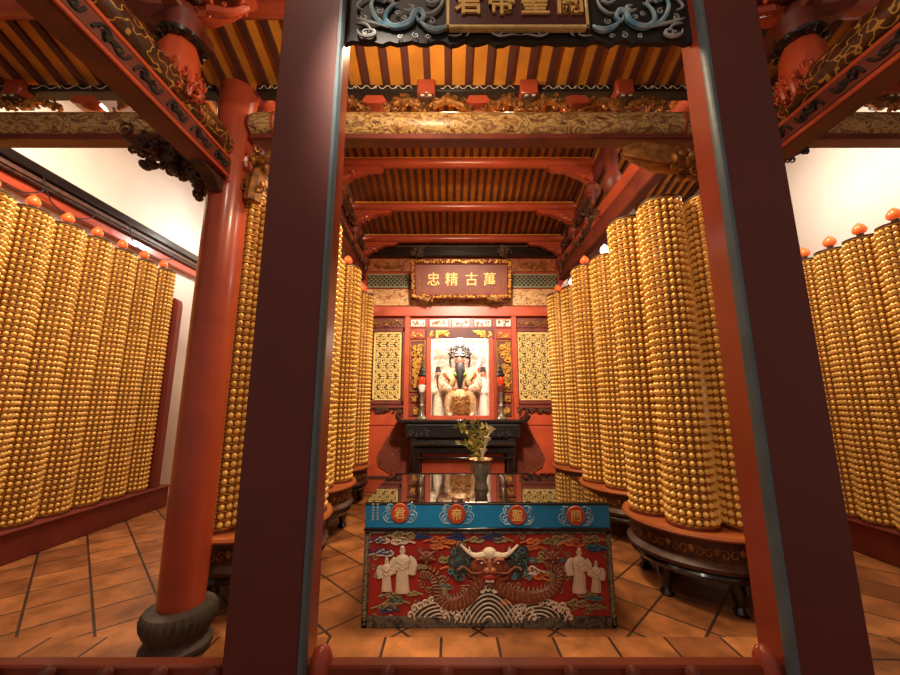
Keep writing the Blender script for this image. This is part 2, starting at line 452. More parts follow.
# ================================================================== DOORWAY
def doorpost(x0, x1, inner, label):
    t = thing('doorpost', ((x0 + x1) / 2, 1.27, 0), label, 'doorpost', 'square posts of the doorway')
    part('post_body', MB().box(x0, x1, 1.2, 1.34, 0, 3.9, .004), maroon, t)
    s = 1 if inner > (x0 + x1) / 2 else -1
    part('reveal', MB().box(inner, inner + s * .006, 1.235, 1.338, .0, 3.9, .001), red, t, 'red inner face')
    m = MB()
    prof = [(0, -.004), (.012, -.004), (.018, .008), (.018, .026), (.008, .036), (0, .036)]
    n = len(prof)
    vs = [(inner + s * p[0], 1.2 + p[1], z) for z in (0, 3.9) for p in prof]
    m.add(vs, [[i, (i + 1) % n, n + (i + 1) % n, n + i] for i in range(n)] + [list(range(n)), [n + i for i in range(n)]])
    part('edge_moulding', m, strip, t, 'grey blue corner moulding')
    return t
doorpost(-.655, -.436, -.436, 'maroon square doorpost in front of the round red column')
doorpost(1.0, 1.218, 1.0, 'maroon square doorpost in front of the right lamp tower, wide red reveal')
# carved black board above the doorway
BD = 1.27
t = thing('carved_lintel_board', (.28, BD, 2.98), 'black carved lintel board with blue and white scrolls above the doorway', 'carved board')
zb = W(520, 44, BD)[2]
poly = [(-.436, 3.46), (-.436, zb + .02)]
n = 46
for i in range(n + 1):
    x = -.436 + 1.436 * i / n
    poly.append((x, zb + .018 * abs(sin(i * .9)) * (1 if i % 5 else .2) + .004 * sin(i * 2.1)))
poly += [(1.0, zb + .02), (1.0, 3.46)]
lb = part('board', MB().prism(poly, BD, BD + .02), blackw, t)
part('lintel_beam', MB().box(-.436, 1.0, BD - .03, BD + .06, 3.46, 3.9, .008), maroon, t, 'plain maroon lintel beam')
def bd(u, v, dy=.0): p = W(u, v, BD); return (p[0], BD - .012 - dy, p[2])
mblue, mwhite = MB(), MB()
def taper(mb, pts, r0, k=6, r1=.25):
    p = smooth_path(pts, 6); m = len(p)
    mb.tube(p, [r0 * (r1 + (1 - r1) * sin(pi * (i + .6) / (m + .2))) for i in range(m)], k)
ctr = 519.5
for sgn in (1, -1):
    U = lambda u: u if sgn == 1 else 2 * ctr - u
    q = lambda pts: [bd(U(a), b) for a, b in pts]
    taper(mblue, q([(398, 6), (389, 12), (386, 22), (392, 29), (402, 29), (411, 24), (415, 16), (421, 14), (424, 20), (419, 24), (417, 19)]), .014)
    taper(mblue, q([(420, 24), (427, 30), (436, 33), (444, 31), (447, 28)]), .013)
    taper(mblue, q([(376, 0), (372, 8), (376, 20), (384, 27), (396, 31)]), .010)
    taper(mblue, q([(376, -30), (368, -18), (372, -4), (384, 2), (396, -4), (402, -16), (396, -26)]), .013)
    taper(mblue, q([(410, -30), (418, -18), (430, -10), (440, -14), (440, -24)]), .012)
    taper(mwhite, q([(372, -2), (362, 4), (358, 10), (364, 13)]), .006)
    taper(mwhite, q([(356, 21), (366, 24), (378, 27), (392, 31)]), .007)
    taper(mwhite, q([(358, 32), (360, 37), (368, 39), (375, 37), (374, 33), (368, 32)]), .008)
    taper(mwhite, q([(358, 26), (366, 27), (372, 32)]), .006)
    taper(mwhite, q([(404, 12), (410, 14), (414, 10), (408, 8)]), .008)
    taper(mwhite, q([(384, 6), (388, 3), (394, 6), (390, 9)]), .008)
    taper(mwhite, q([(444, 0), (440, 10), (432, 16), (424, 16)]), .007)
    taper(mwhite, q([(425, 3), (432, 6), (438, 3), (434, -2)]), .007)
    for (cu, cv, r, a, s2) in ((366, 35, 4, 0, 1), (400, 39, 3, 1, -1), (416, 38, 4, 2, 1), (428, 39, 3, 0, -1), (365, 20, 4, 2, 1), (380, 14, 4, 1, -1), (405, 20, 3, 3, 1), (432, 24, 4, 2, -1), (398, 16, 3, 0, 1)):
        c = bd(U(cu), cv); r1 = abs(bd(cu + r, cv)[0] - bd(cu, cv)[0])
        curl(mwhite, c[0], c[2], r1, .003, c[1], a, s2 * sgn, 1.2, 12, 5)
    taper(mwhite, q([(519, 28), (508, 26), (498, 28), (491, 34), (497, 38), (503, 34), (500, 30)]), .004)
    taper(mwhite, q([(498, 31), (486, 28), (478, 26), (474, 30), (478, 35), (483, 32)]), .004)
    taper(mwhite, q([(474, 32), (468, 28), (462, 32), (460, 38)]), .0045)
    taper(mwhite, q([(468, 30), (469, 35), (466, 39)]), .0045)
    taper(mwhite, q([(492, 37), (500, 39), (512, 37), (519, 38)]), .0035)
    taper(mwhite, q([(448, 38), (456, 38.5), (462, 37)]), .0035)
    for uu in (511, 505, 518): c = bd(U(uu), 30); mwhite.ball(c, .005, 6, 4)
part('scroll_carving', mblue, skyb, lb, 'pale blue acanthus scrolls')
part('tendril_carving', mwhite, greyw, lb, 'grey white tendrils')
# the name plaque in the board
pl = thing('name_plaque', (AX, BD - .05, 3.1), 'gold framed maroon plaque with four gold characters on the black lintel board', 'plaque')
P0 = W(446, 22.5, BD - .05); P1 = W(592, 22.5, BD - .05)
x0, x1, z0 = P0[0], P1[0], P0[2]; z1 = z0 + .27
part('field', MB().box(x0 + .012, x1 - .012, BD - .03, BD - .008, z0 + .012, z1 - .012), plaqd, pl)
m = MB()
for a in ((x0, x1, z0, z0 + .016), (x0, x1, z1 - .016, z1), (x0, x0 + .016, z0, z1), (x1 - .016, x1, z0, z1)):
    m.box(a[0], a[1], BD - .032, BD - .005, a[2], a[3], .004)
part('frame', m, goldbr, pl)
for ch, u in zip('君帝聖關', (468.5, 501.5, 535, 570)):
    c = W(u, 3, BD - .035)
    part('character', text_mb(ch, c[0], c[2] - .0, BD - .035, .118, .004, .0022), leafgold, pl)

# low rail at the sill of the doorway
RD = 1.2
def low_rail(x0, x1, label, xs, endposts):
    t = thing('low_barrier', ((x0 + x1) / 2, RD + .05, 0), label, 'barrier', 'low red barrier between the posts')
    part('top_rail', MB().box(x0, x1, RD + .03, RD + .075, .80, .836, .006), railred, t)
    part('bottom_rail', MB().box(x0, x1, RD + .05, RD + .12, .12, .2, .006), redd, t)
    for x in xs:
        b = part('baluster', MB().lathe([(.016, .02), (.022, .1), (.014, .3), (.02, .5), (.014, .7), (.018, .80)], (x, RD + .01, 0), 12), redd, t)
        part('finial', MB().lathe([(.012, 0), (.02, .006), (.024, .02), (.022, .034), (.012, .045), (.003, .05)], (x, RD + .01, .80), 14), redd, b)
    for x in endposts:
        part('end_post', MB().lathe([(.034, 0), (.034, .80), (.032, .845), (.024, .868), (.008, .88)], (x, RD + .05, 0), 16), red, t)
    return t
low_rail(-.43, .99, 'low red barrier with dark ball finials across the doorway before the table',
         [W(u, 668, RD)[0] for u in (387, 447, 510, 573, 635, 695)], (-.385, .945))
low_rail(-1.9, -.632, 'low red barrier at the foot of the round red column',
         [W(u, 668, RD)[0] for u in (-15, 43, 102, 157, 212)], ())

# ================================================================== ROUND COLUMNS AND BEAMS
CD = 2.73
def column(x, label):
    t = thing('round_column', (x, CD, 0), label, 'column', 'round red columns')
    part('shaft', MB().lathe([(.138, .26), (.142, .6), (.146, 2.4), (.145, 3.9), (.14, 4.1), (.152, 4.2), (.10, 4.255)], (x, CD, 0), 40), red, t)
    b = MB().lathe([(.19, 0), (.205, .02), (.205, .05), (.17, .075), (.165, .1)], (x, CD, 0), 40)
    b.lathe([(.165, .09), (.19, .13), (.215, .185), (.217, .23), (.2, .26), (.15, .275)], (x, CD, 0), 120, 'z', .022, 30)
    part('stone_base', b, stone, t, 'dark carved stone drum base')
    return t
column(-1.80, 'red round column on a dark stone drum beside the left doorpost')
column(2.34, 'red round column hidden behind the right doorpost under the carved beam')

def log_beam(x0, x1, label):
    t = thing('painted_log_beam', ((x0 + x1) / 2, CD, 3.7), label, 'beam', 'painted log beams across the hall')
    part('log', MB().lathe([(.11, x0), (.118, x0 + .05), (.118, x1 - .05), (.11, x1)], (0, CD, 3.865), 32, 'x'), logpaint, t)
    part('under_rail', MB().box(x0, x1, CD - .07, CD + .05, 3.712, 3.765, .008), redd, t, 'plain dark red rail')
    for f in (.06, .94):
        c = x0 + (x1 - x0) * f
        for d in (-.035, .035):
            part('painted_band', MB().lathe([(.118, -.012), (.123, -.009), (.123, .009), (.118, .012)], (c + d, CD, 3.865), 32, 'x'), red, t, 'red ring band')
    return t
log_beam(-1.64, 2.18, 'painted log beam with cream dragons over the doorway, between the round columns')
log_beam(XL, -1.96, 'painted log beam with yellow cloud patches from left wall to red column')
log_beam(2.5, XR, 'painted log beam over the right aisle, ending at the right white wall')

def frieze(x0, x1, blocks, label, seed):
    t = thing('carved_frieze', ((x0 + x1) / 2, CD, 4.01), label, 'frieze', 'carved friezes on the log beams')
    m = MB().box(x0, x1, CD - .06, CD + .05, 4.17, 4.235, .008)
    part('upper_rail', m, blackw, t)
    g = MB(); r = random.Random(seed)
    xs = sorted(blocks)
    ed = [x0] + xs + [x1]
    for i in range(len(ed) - 1):
        a, b = ed[i] + (.09 if i else 0), ed[i + 1] - (.09 if i < len(ed) - 2 else 0)
        if b - a < .1: continue
        y = CD - .063
        p = []
        n = 7
        for j in range(n * 4 + 1):
            x = a + .03 + (b - a - .06) * j / (n * 4)
            p.append((x, y, 4.203 + .013 * (1 if (j // 2) % 2 else -1)))
        g.tube(p, .0035, 4)
        for j in range(3): g.ball((a + (b - a) * (.25 + .25 * j), y, 4.2), .009, 6, 4)
    part('key_pattern', g, cream, t, 'cream line pattern')
    for x in xs:
        k = part('bracket_block', MB().box(x - .075, x + .075, CD - .11, CD + .05, 4.10, 4.245, .012), red, t)
        k2 = MB().box(x - .06, x + .06, CD - .115, CD + .04, 4.06, 4.10, .01)
        k3 = MB()
        for dx in (-.03, .03): k3.box(x + dx - .016, x + dx + .016, CD - .12, CD - .1, 4.068, 4.086, .004)
        part('fret', k3, cream, k)
        part('block_foot', k2, darkcarve, k, 'dark fret foot')
        g2 = MB()
        for s in (-1, 1):
            mass(g2, [(x + s * .05, CD - .04, 4.04), (x + s * .16, CD - .05, 4.08), (x + s * .27, CD - .04, 4.06), (x + s * .36, CD - .03, 4.02)], .045, 60, seed + int(x * 10) + s)
        part('leaf_carving', g2, golddk, t)
    for a, b in zip(xs[:-1], xs[1:]):
        c = (a + b) / 2
        mm = MB().prism([(c - .10, 4.035), (c - .07, 4.09), (c + .07, 4.09), (c + .10, 4.035), (c + .05, 4.015), (c - .05, 4.015)], CD - .1, CD + .03)
        part('middle_boss', mm, red, t)
    return t
frieze(-1.63, 2.17, (-1.05, W(427, 100, CD)[0], W(527, 100, CD)[0], 1.45), 'carved frieze of orange blocks and gilt leaves on the beam over the doorway', 11)
frieze(XL, -1.97, (-4.3, -3.62, -2.42), 'carved frieze of gilt leaves on the left aisle beam', 23)
frieze(2.5, XR, (2.95, 3.65, 4.3), 'carved frieze of gilt leaves on the right aisle beam', 35)

def depth_beam(x, label):
    t = thing('carved_tie_beam', (x, 1.6, 3.46), label, 'beam', 'carved tie beams running towards the doorway')
    y0, y1 = .55, CD - .15
    part('lower_beam', MB().box(x - .085, x + .085, y0, y1, 3.30, 3.48, .015), redd, t)
    s = 1 if x < 0 else -1
    f = x + s * .087
    m = MB().box(f - .006, f + .006, y0, y1, 3.335, 3.45, .003)
    lp = part('groove_panel', m, redd, t, 'dark recessed strip')
    g = MB(); n = 9
    for i in range(n):
        yc = y0 + (y1 - y0) * (i + .5) / n
        def cv(pts): return [(f + s * .008, yc + a, 3.392 + b) for a, b in pts]
        w_ = R.uniform(.8, 1.25); cv0 = cv; cv = lambda pts: cv0([(p * w_, q) for p, q in pts])
        mass(g, [(f + s * .006, yc - .05, 3.38), (f + s * .006, yc + .03, 3.40)], .03, 7, 300 + i)
        g.tube(smooth_path(cv([(-.1, -.03), (-.06, .03), (-.02, .035), (.0, 0), (.03, -.03), (.07, -.02), (.1, .025)]), 5), .009, 5)
        g.tube(smooth_path(cv([(-.02, .03), (-.05, .005), (-.03, -.015), (-.01, .0)]), 5), .008, 5)
        g.tube(smooth_path(cv([(.03, -.03), (.06, .005), (.04, .02), (.02, .008)]), 5), .008, 5)
    part('scroll_carving', g, blackw, lp, 'black scroll inlay')
    e = MB()
    for z in (3.316, 3.464): e.box(f - .004, f + .012, y0, y1, z - .014, z + .014, .004)
    part('fillet', e, redo, t)
    part('upper_log', MB().lathe([(.1, y0), (.115, y0 + .1), (.115, y1 - .1), (.1, y1)], (x, 0, 3.595), 28, 'y'), logdark, t, 'dark log with gold scrolls')
    for i, yc in enumerate((CD - .45, CD - .49, 1.35, 1.31)):
        part('gold_band', MB().lathe([(.115, -.008), (.119, -.006), (.119, .006), (.115, .008)], (x, yc, 3.595), 28, 'y'), golddk, t)
    # foot bracket of the beam against the column
    m = MB().prism([(y1 + .0, 3.31), (y1 - .24, 3.31), (y1 - .22, 3.28), (y1 - .14, 3.27), (y1 - .08, 3.23), (y1 - .04, 3.2), (y1, 3.19)], -.05, .05, lambda p: (x + p[1], p[0], p[2]))
    part('knee_bracket', m, darkcarve, t)
    # melon strut astride the log
    yc = 2.08
    b = MB().lathe([(.03, 3.52), (.10, 3.56), (.118, 3.66), (.125, 3.77), (.115, 3.88), (.09, 3.95)], (x, yc, 0), 28, 'z', .04, 8)
    st = part('melon_strut', b, redo, t)
    c = MB().lathe([(.1, 3.94), (.132, 3.96), (.136, 3.985), (.1, 4.0)], (x, yc, 0), 28)
    for k in range(10):
        a = 2 * pi * k / 10
        c.ball((x + .12 * cos(a), yc + .12 * sin(a), 3.95), (.034, .034, .02), 8, 5)
    part('collar', c, black, st, 'black lotus collar')
    part('dou_cup', MB().lathe([(.08, 3.99), (.10, 4.03), (.10, 4.08), (.12, 4.13), (.12, 4.18), (.09, 4.22)], (x, yc, 0), 24), redd, st)
    cl = MB()
    for k in range(4):
        a = (0 if s > 0 else pi) + (k - 1.5) * .55
        mass(cl, [(x + .12 * cos(a), yc + .12 * sin(a), 3.70), (x + .135 * cos(a), yc + .135 * sin(a), 3.62), (x + .12 * cos(a), yc + .12 * sin(a), 3.54)], .042, 26, 150 + k)
    part('claw_carving', cl, redo, st)
    return t
depth_beam(-1.80, 'carved tie beam in red and black meeting the round red column')
depth_beam(2.34, 'carved tie beam in red and black above the right aisle, cut by the doorpost')

# brackets of arms above the tie beams
def arm_set(x, y, z, s, label):
    t = thing('roof_bracket', (x, y, z), label, 'bracket', 'red bracket sets under the front roof')
    def arm(dx, dz, ln, th):
        P = [(0, 0), (ln * .3, -.02), (ln * .62, .04), (ln * .85, .12), (ln, .13), (ln, .19), (ln * .82, .18), (ln * .6, .11), (ln * .3, .07), (0, .07)]
        return MB().prism([(x + s * (a + dx), z + b + dz) for a, b in P], y - th, y + th)
    part('cross_arm', arm(.05, 0, .42, .04), redo, t)
    part('upper_arm', arm(.1, .12, .58, .035), red, t)
    part('outer_arm', MB().prism([(x - s * a, z + b) for a, b in ((.05, 0), (.2, -.01), (.36, .06), (.42, .12), (.38, .16), (.25, .1), (.05, .08))], y - .04, y + .04), redd, t)
    m = MB().box(x - .12, x + .12, y - .12, y + .12, z + .1, z + .17, .02); m.box(x - .06, x + .06, y - .22, y + .22, z - .02, z + .06, .015)
    part('bearing_block', m, redd, t)
    g = MB()
    mass(g, [(x + s * .2, y - .05, z + .02), (x + s * .35, y - .05, z + .0), (x + s * .45, y - .04, z + .06)], .05, 14, 77 + int(y * 7))
    part('leaf_carving', g, redo, t)
    part('crossboard', MB().box(x + s * .16, x + s * 1.45, y - .16, y - .1, z + .06, z + .2, .02), black, t, 'black lacquered crossboard')
    return t
arm_set(-1.80, 2.08, 4.15, 1, 'red bracket arms on the strut beside the left doorpost')
arm_set(2.34, 2.08, 4.15, -1, 'red bracket arms on the strut beside the right doorpost')
# purlins of the front roof
solo('purlin', MB().lathe([(.07, XL), (.075, XL + .05), (.075, XR - .05), (.07, XR)], (0, 2.14, zf(2.14) - .13), 20, 'x'), red,
     'orange red round purlin under the front roof, ending at the top left corner', 'purlin')

# carved corner brackets below the log beams
def corner(pts, r, n, seed, label, m):
    g = MB(); mass(g, pts, r, n, seed)
    return solo('carved_bracket', g, m, label, 'bracket', 'carved brackets below the log beams')
corner([(-1.98, CD, 3.3), (-2.05, CD, 3.45), (-2.18, CD - .03, 3.52), (-2.35, CD - .04, 3.6), (-2.54, CD - .05, 3.64)], .12, 130, 3,
       'dark carved bracket between the left aisle beam and the red column', darkcarve)
corner([(-1.6, CD, 3.2), (-1.56, CD - .02, 3.42), (-1.46, CD - .04, 3.55), (-1.3, CD - .05, 3.64), (-1.15, CD - .05, 3.67)], .09, 60, 4,
       'gilt carved bracket between the red column and the left doorpost', golddk)
corner([(2.56, CD, 3.42), (2.66, CD - .02, 3.54), (2.78, CD - .03, 3.6), (2.92, CD - .03, 3.66)], .07, 40, 5,
       'black carved bracket just right of the right doorpost', blackw)
g = MB()
mass(g, [(2.2, CD, 3.3), (2.08, CD - .02, 3.46), (1.95, CD - .05, 3.55), (1.75, CD - .06, 3.58)], .11, 80, 6)
for k in range(7):
    dz = -.05 + .022 * k
    g.tube(smooth_path([(1.80, CD - .12, 3.58 + dz * .9), (1.66, CD - .13, 3.575 + dz), (1.5, CD - .11, 3.62 + dz * .9), (1.38, CD - .06, 3.655 + dz * .45)], 6), .014, 6)
g.tube(smooth_path([(1.85, CD - .04, 3.57), (1.62, CD - .05, 3.585), (1.38, CD - .04, 3.665)], 6), [.085] * 7 + [.07, .06, .05, .04, .03, .02], 10)
g = g.moved(lambda p: (p[0] + .02, p[1], p[2] - .06))
solo('carved_bracket', g, golddk, 'gilt fish tail bracket under the log beam beside the right doorpost', 'bracket', 'carved brackets below the log beams')

# ================================================================== REAR ROOF TIMBERS
NL, NR = -1.68, 2.18
PUR = [(5.13, 5.24, 'nearest'), (6.0, 5.0, 'middle'), (6.8, 4.77, 'rear')]
for (y, z, w), lab in zip(PUR, ('round red purlin right behind the painted log beam', 'round red purlin in the middle of the rear ceiling', 'round red purlin above the black lintel of the altar wall')):
    solo('purlin', MB().lathe([(.07, NL - .05), (.078, NL), (.078, NR), (.07, NR + .05)], (0, y, z), 20, 'x'), red, lab, 'purlin', 'red purlins of the rear roof')
    solo('purlin_batten', MB().box(NL, NR, y - .03, y + .05, z + .07, z + .095, .004), ochre, lab.replace('round red purlin', 'thin pale batten on the purlin'), 'batten', 'battens on the purlins')
for (y, z, w), l0 in zip(PUR, ('nearest purlin', 'middle purlin', 'rear purlin')):
    for x, s, sd in ((NL, 1, 'left'), (NR, -1, 'right')):
        t = thing('purlin_bracket', (x, y, z - .4), 'red curved bracket under the %s end of the %s' % (sd, l0), 'bracket', 'brackets under the rear purlins')
        P = [(0, -.08), (.3, -.08), (.62, -.075), (.66, -.10), (.6, -.14), (.42, -.15), (.34, -.19), (.2, -.24), (.08, -.34), (0, -.36)]
        part('curved_arm', MB().prism([(x + s * a, z + b) for a, b in P], y - .05, y + .05), red, t)
        g = MB(); mass(g, [(x + s * .02, y - .05, z - .3), (x + s * .12, y - .06, z - .26), (x + s * .24, y - .05, z - .2)], .06, 26, int(y * 10) + s)
        part('carved_scroll', g, red, t)
        g = MB().lathe([(.05, -.58), (.12, -.5), (.12, -.42), (.07, -.36)], (x, y, z), 18)
        mass(g, [(x, y - .06, z - .42), (x + s * .05, y - .08, z - .6), (x + s * .03, y - .06, z - .72)], .06, 18, int(y * 20) + s)
        part('strut', g, redd, t)
for x, lab in ((NL - .06, 'left'), (NR + .06, 'right')):
    t = thing('truss', (x, 5, 3.9), 'dark red timber truss along the %s side of the altar bay' % lab, 'truss', 'timber trusses beside the altar bay')
    part('tie_beam', MB().box(x - .07, x + .07, 2.9, YB, 3.98, 4.22, .02), redd, t)
    part('tie_log', MB().lathe([(.1, 2.9), (.11, 3.0), (.11, YB - .1), (.1, YB)], (x, 0, 4.33), 20, 'y'), red, t)
    m = MB().add([(x - .05, 3.1, 5.55), (x + .05, 3.1, 5.55), (x + .05, YB, 4.45), (x - .05, YB, 4.45), (x - .05, 3.1, 5.7), (x + .05, 3.1, 5.7), (x + .05, YB, 4.6), (x - .05, YB, 4.6)],
                 [(0, 1, 2, 3), (7, 6, 5, 4), (0, 4, 5, 1), (1, 5, 6, 2), (2, 6, 7, 3), (3, 7, 4, 0)])
    part('sloping_beam', m, redd, t)
    ya = 4.2 if x < 0 else 5.6
    m = MB().add([(x - .02, ya, 4.4), (x + .02, ya, 4.4), (x + .02, YB, 4.4), (x - .02, YB, 4.4), (x - .02, ya, 5.3 - .28 * (ya - 4.2)), (x + .02, ya, 5.3 - .28 * (ya - 4.2)), (x + .02, YB, 4.5), (x - .02, YB, 4.5)],
                 [(0, 1, 2, 3), (7, 6, 5, 4), (0, 4, 5, 1), (1, 5, 6, 2), (2, 6, 7, 3), (3, 7, 4, 0)])
    ib = part('infill_board', m, redd, t)
    g = MB(); sg = 1 if x < 0 else -1
    mass(g, [(x + sg * .06, 5.2, 4.75), (x + sg * .06, 5.8, 4.65), (x + sg * .06, 6.6, 4.5)], .1, 60, 61)
    mass(g, [(x + sg * .06, 4.9, 4.35), (x + sg * .06, 5.8, 4.25), (x + sg * .06, 6.8, 4.2)], .09, 60, 62)
    part('knotted_carving', g, darkcarve, ib)
    for yy in (3.9, 4.6):
        part('truss_strut', MB().lathe([(.06, 4.4), (.13, 4.48), (.14, 4.6), (.09, 4.72), (.09, 5.2)], (x, yy, 0), 18), redd, t)
    part('rear_post', MB().box(x - .06, x + .1, YB - .14, YB, 0, 4.5, .01), red, t)

# ================================================================== ALTAR WALL
AD = 7.0
t = thing('altar_screen', (AX, AD, 0), 'red altar screen with gilt lattice panels and carved friezes at the back', 'altar screen')
def scr(name, m, mtl, par=None, label=None): return part(name, m, mtl, par or t, label)
bk = MB()                                   # backing boards round the niche opening
bx0, bx1 = -1.78, 2.24
nz0, nz1 = W(460, 417, AD)[2], W(460, 336, AD)[2]; nx0, nx1 = W(431, 380, AD)[0], W(489, 380, AD)[0]
for a in ((bx0, nx0, .02, 4.9), (nx1, bx1, .02, 4.9), (nx0, nx1, .02, nz0), (nx0, nx1, nz1, 4.9)): bk.box(a[0], a[1], AD, AD + .08, a[2], a[3])
scr('backing_boards', bk, red)
scr('lintel_beam', MB().rect(AD, 364, 249, 558, 258, .12), black)
scr('lintel_cap', MB().rect(AD, 364, 242, 558, 249, .09), darkcarve)
scr('frieze_board', MB().rect(AD, 366, 289.5, 557, 306, .03), ochpaint, None, 'painted pale frieze')
scr('red_beam', MB().rect(AD, 364, 307.5, 558, 317, .09), redo, None, 'bright red cross beam')
scr('upper_frieze_board', MB().rect(AD, 366, 259, 557, 272, .02), redpaint)
for u0, u1 in ((373, 406), (516, 550)):
    m = MB(); p0 = W(u0, 270, AD); p1 = W(u1, 262, AD); carving(m, p0[0], p1[0], p0[2], p1[2], AD - .03, .014, 22, u0)
    scr('frieze_carving', m, golddk)
for u0, u1 in ((367, 411), (511, 557)):
    a = W(u0, 287.5, AD); b = W(u1, 275, AD)
    f = scr('lattice_band', MB().box(a[0], b[0], AD - .015, AD, a[2], b[2]), blackw, None, 'dark band under grey diamond lattice')
    m = MB(); st = .085; hh = b[2] - a[2]
    for k in range(-3, int((b[0] - a[0]) / st) + 1):
        for s in (1, -1):
            xa = a[0] + k * st + (0 if s > 0 else hh); xb = xa + s * hh
            za, zb_ = a[2], b[2]
            lo, hi = a[0], b[0]
            pts = []
            for q in range(9):
                x = xa + (xb - xa) * q / 8; z = za + (zb_ - za) * q / 8
                if lo <= x <= hi: pts.append((x, AD - .024, z))
            if len(pts) > 1: m.tube(pts, .011, 4)
    for z in (a[2], b[2]): m.box(a[0], b[0], AD - .035, AD - .01, z - .012, z + .012)
    scr('diamond_lattice', m, tealband, f)
for u in (367.5, 407, 514.5, 553.5):
    scr('stile', MB().rect(AD, u - 2.6, 317, u + 2.6, 420, .07), redo)
for u in (428.7, 491.3):
    scr('niche_pillar', MB().rect(AD, u - 2.3, 338, u + 2.3, 419, .08), redo)
scr('niche_sill', MB().rect(AD, 426, 415.5, 494, 420, .1), redo)
scr('niche_head', MB().rect(AD, 426, 328, 494, 338.5, .05), redd)
for u0, u1 in ((409.5, 426.8), (428.5, 449), (451.3, 470.7), (473, 492.5), (494.5, 512)):
    f = scr('top_panel', MB().rect(AD, u0, 318.5, u1, 328, .03), red)
    scr('panel_field', MB().rect(AD, u0 + 1.6, 320, u1 - 1.6, 326.8, .038), whitep, f, 'pale painted field')
    m = MB(); a = W(u0 + 2.5, 326, AD); b = W(u1 - 2.5, 320.8, AD); carving(m, a[0], b[0], a[2], b[2], AD - .045, .006, 12, int(u0))
    scr('panel_carving', m, golddk, f)
for u0, u1 in ((410, 425.5), (428.5, 435), (486.5, 493), (496, 511.5)):
    f = scr('small_panel', MB().rect(AD, u0, 330.5, u1, 339, .035), red)
    a = W(u0 + 1.2, 338, AD); b = W(u1 - 1.2, 331.5, AD)
    m = MB(); carving(m, a[0], b[0], a[2], b[2], AD - .04, .011, 12, int(u0)); scr('panel_carving', m, gold, f)
for s, u0, u1 in ((1, 436, 449), (-1, 472, 485)):
    m = MB(); a = W(u0, 340, AD); b = W(u1, 331, AD)
    X0, X1 = (a[0], b[0]) if s > 0 else (b[0], a[0])
    m.prism([(X0, b[2]), (X1, b[2]), (X0 + (X1 - X0) * .7, b[2] - .04), (X0 + (X1 - X0) * .5, b[2] - .08), (X0 + (X1 - X0) * .25, b[2] - .1), (X0, a[2])], AD - .055, AD - .03)
    carving(m, min(X0, X1), max(X0, X1), a[2] + .05, b[2], AD - .06, .012, 14, u0); scr('spandrel', m, gold)
for u0, u1 in ((410.5, 425), (497, 511)):
    f = scr('side_panel', MB().rect(AD, u0 - .8, 340.5, u1 + .8, 392, .02), redd)
    a = W(u0 + .8, 390, AD); b = W(u1 - .8, 342, AD)
    m = MB(); carving(m, a[0], b[0], a[2], b[2], AD - .03, .016, 70, int(u0), .04); scr('panel_carving', m, gold, f)
    fm = MB()
    for q in ((u0 - .8, 340.5, u0 + .8, 392), (u1 - .8, 340.5, u1 + .8, 392), (u0, 340.5, u1, 342), (u0, 390.5, u1, 392)): fm.rect(AD, *q, .04)
    scr('panel_frame', fm, golddk, f)
    for v0, v1 in ((394, 403), (405, 416)):
        f = scr('small_panel', MB().rect(AD, u0 - .5, v0, u1 + .5, v1, .03), redd)
        a = W(u0 + .8, v1 - 1, AD); b = W(u1 - .8, v0 + 1, AD)
        m = MB(); carving(m, a[0], b[0], a[2], b[2], AD - .04, .013, 18, int(u0 + v0)); scr('panel_carving', m, gold, f)
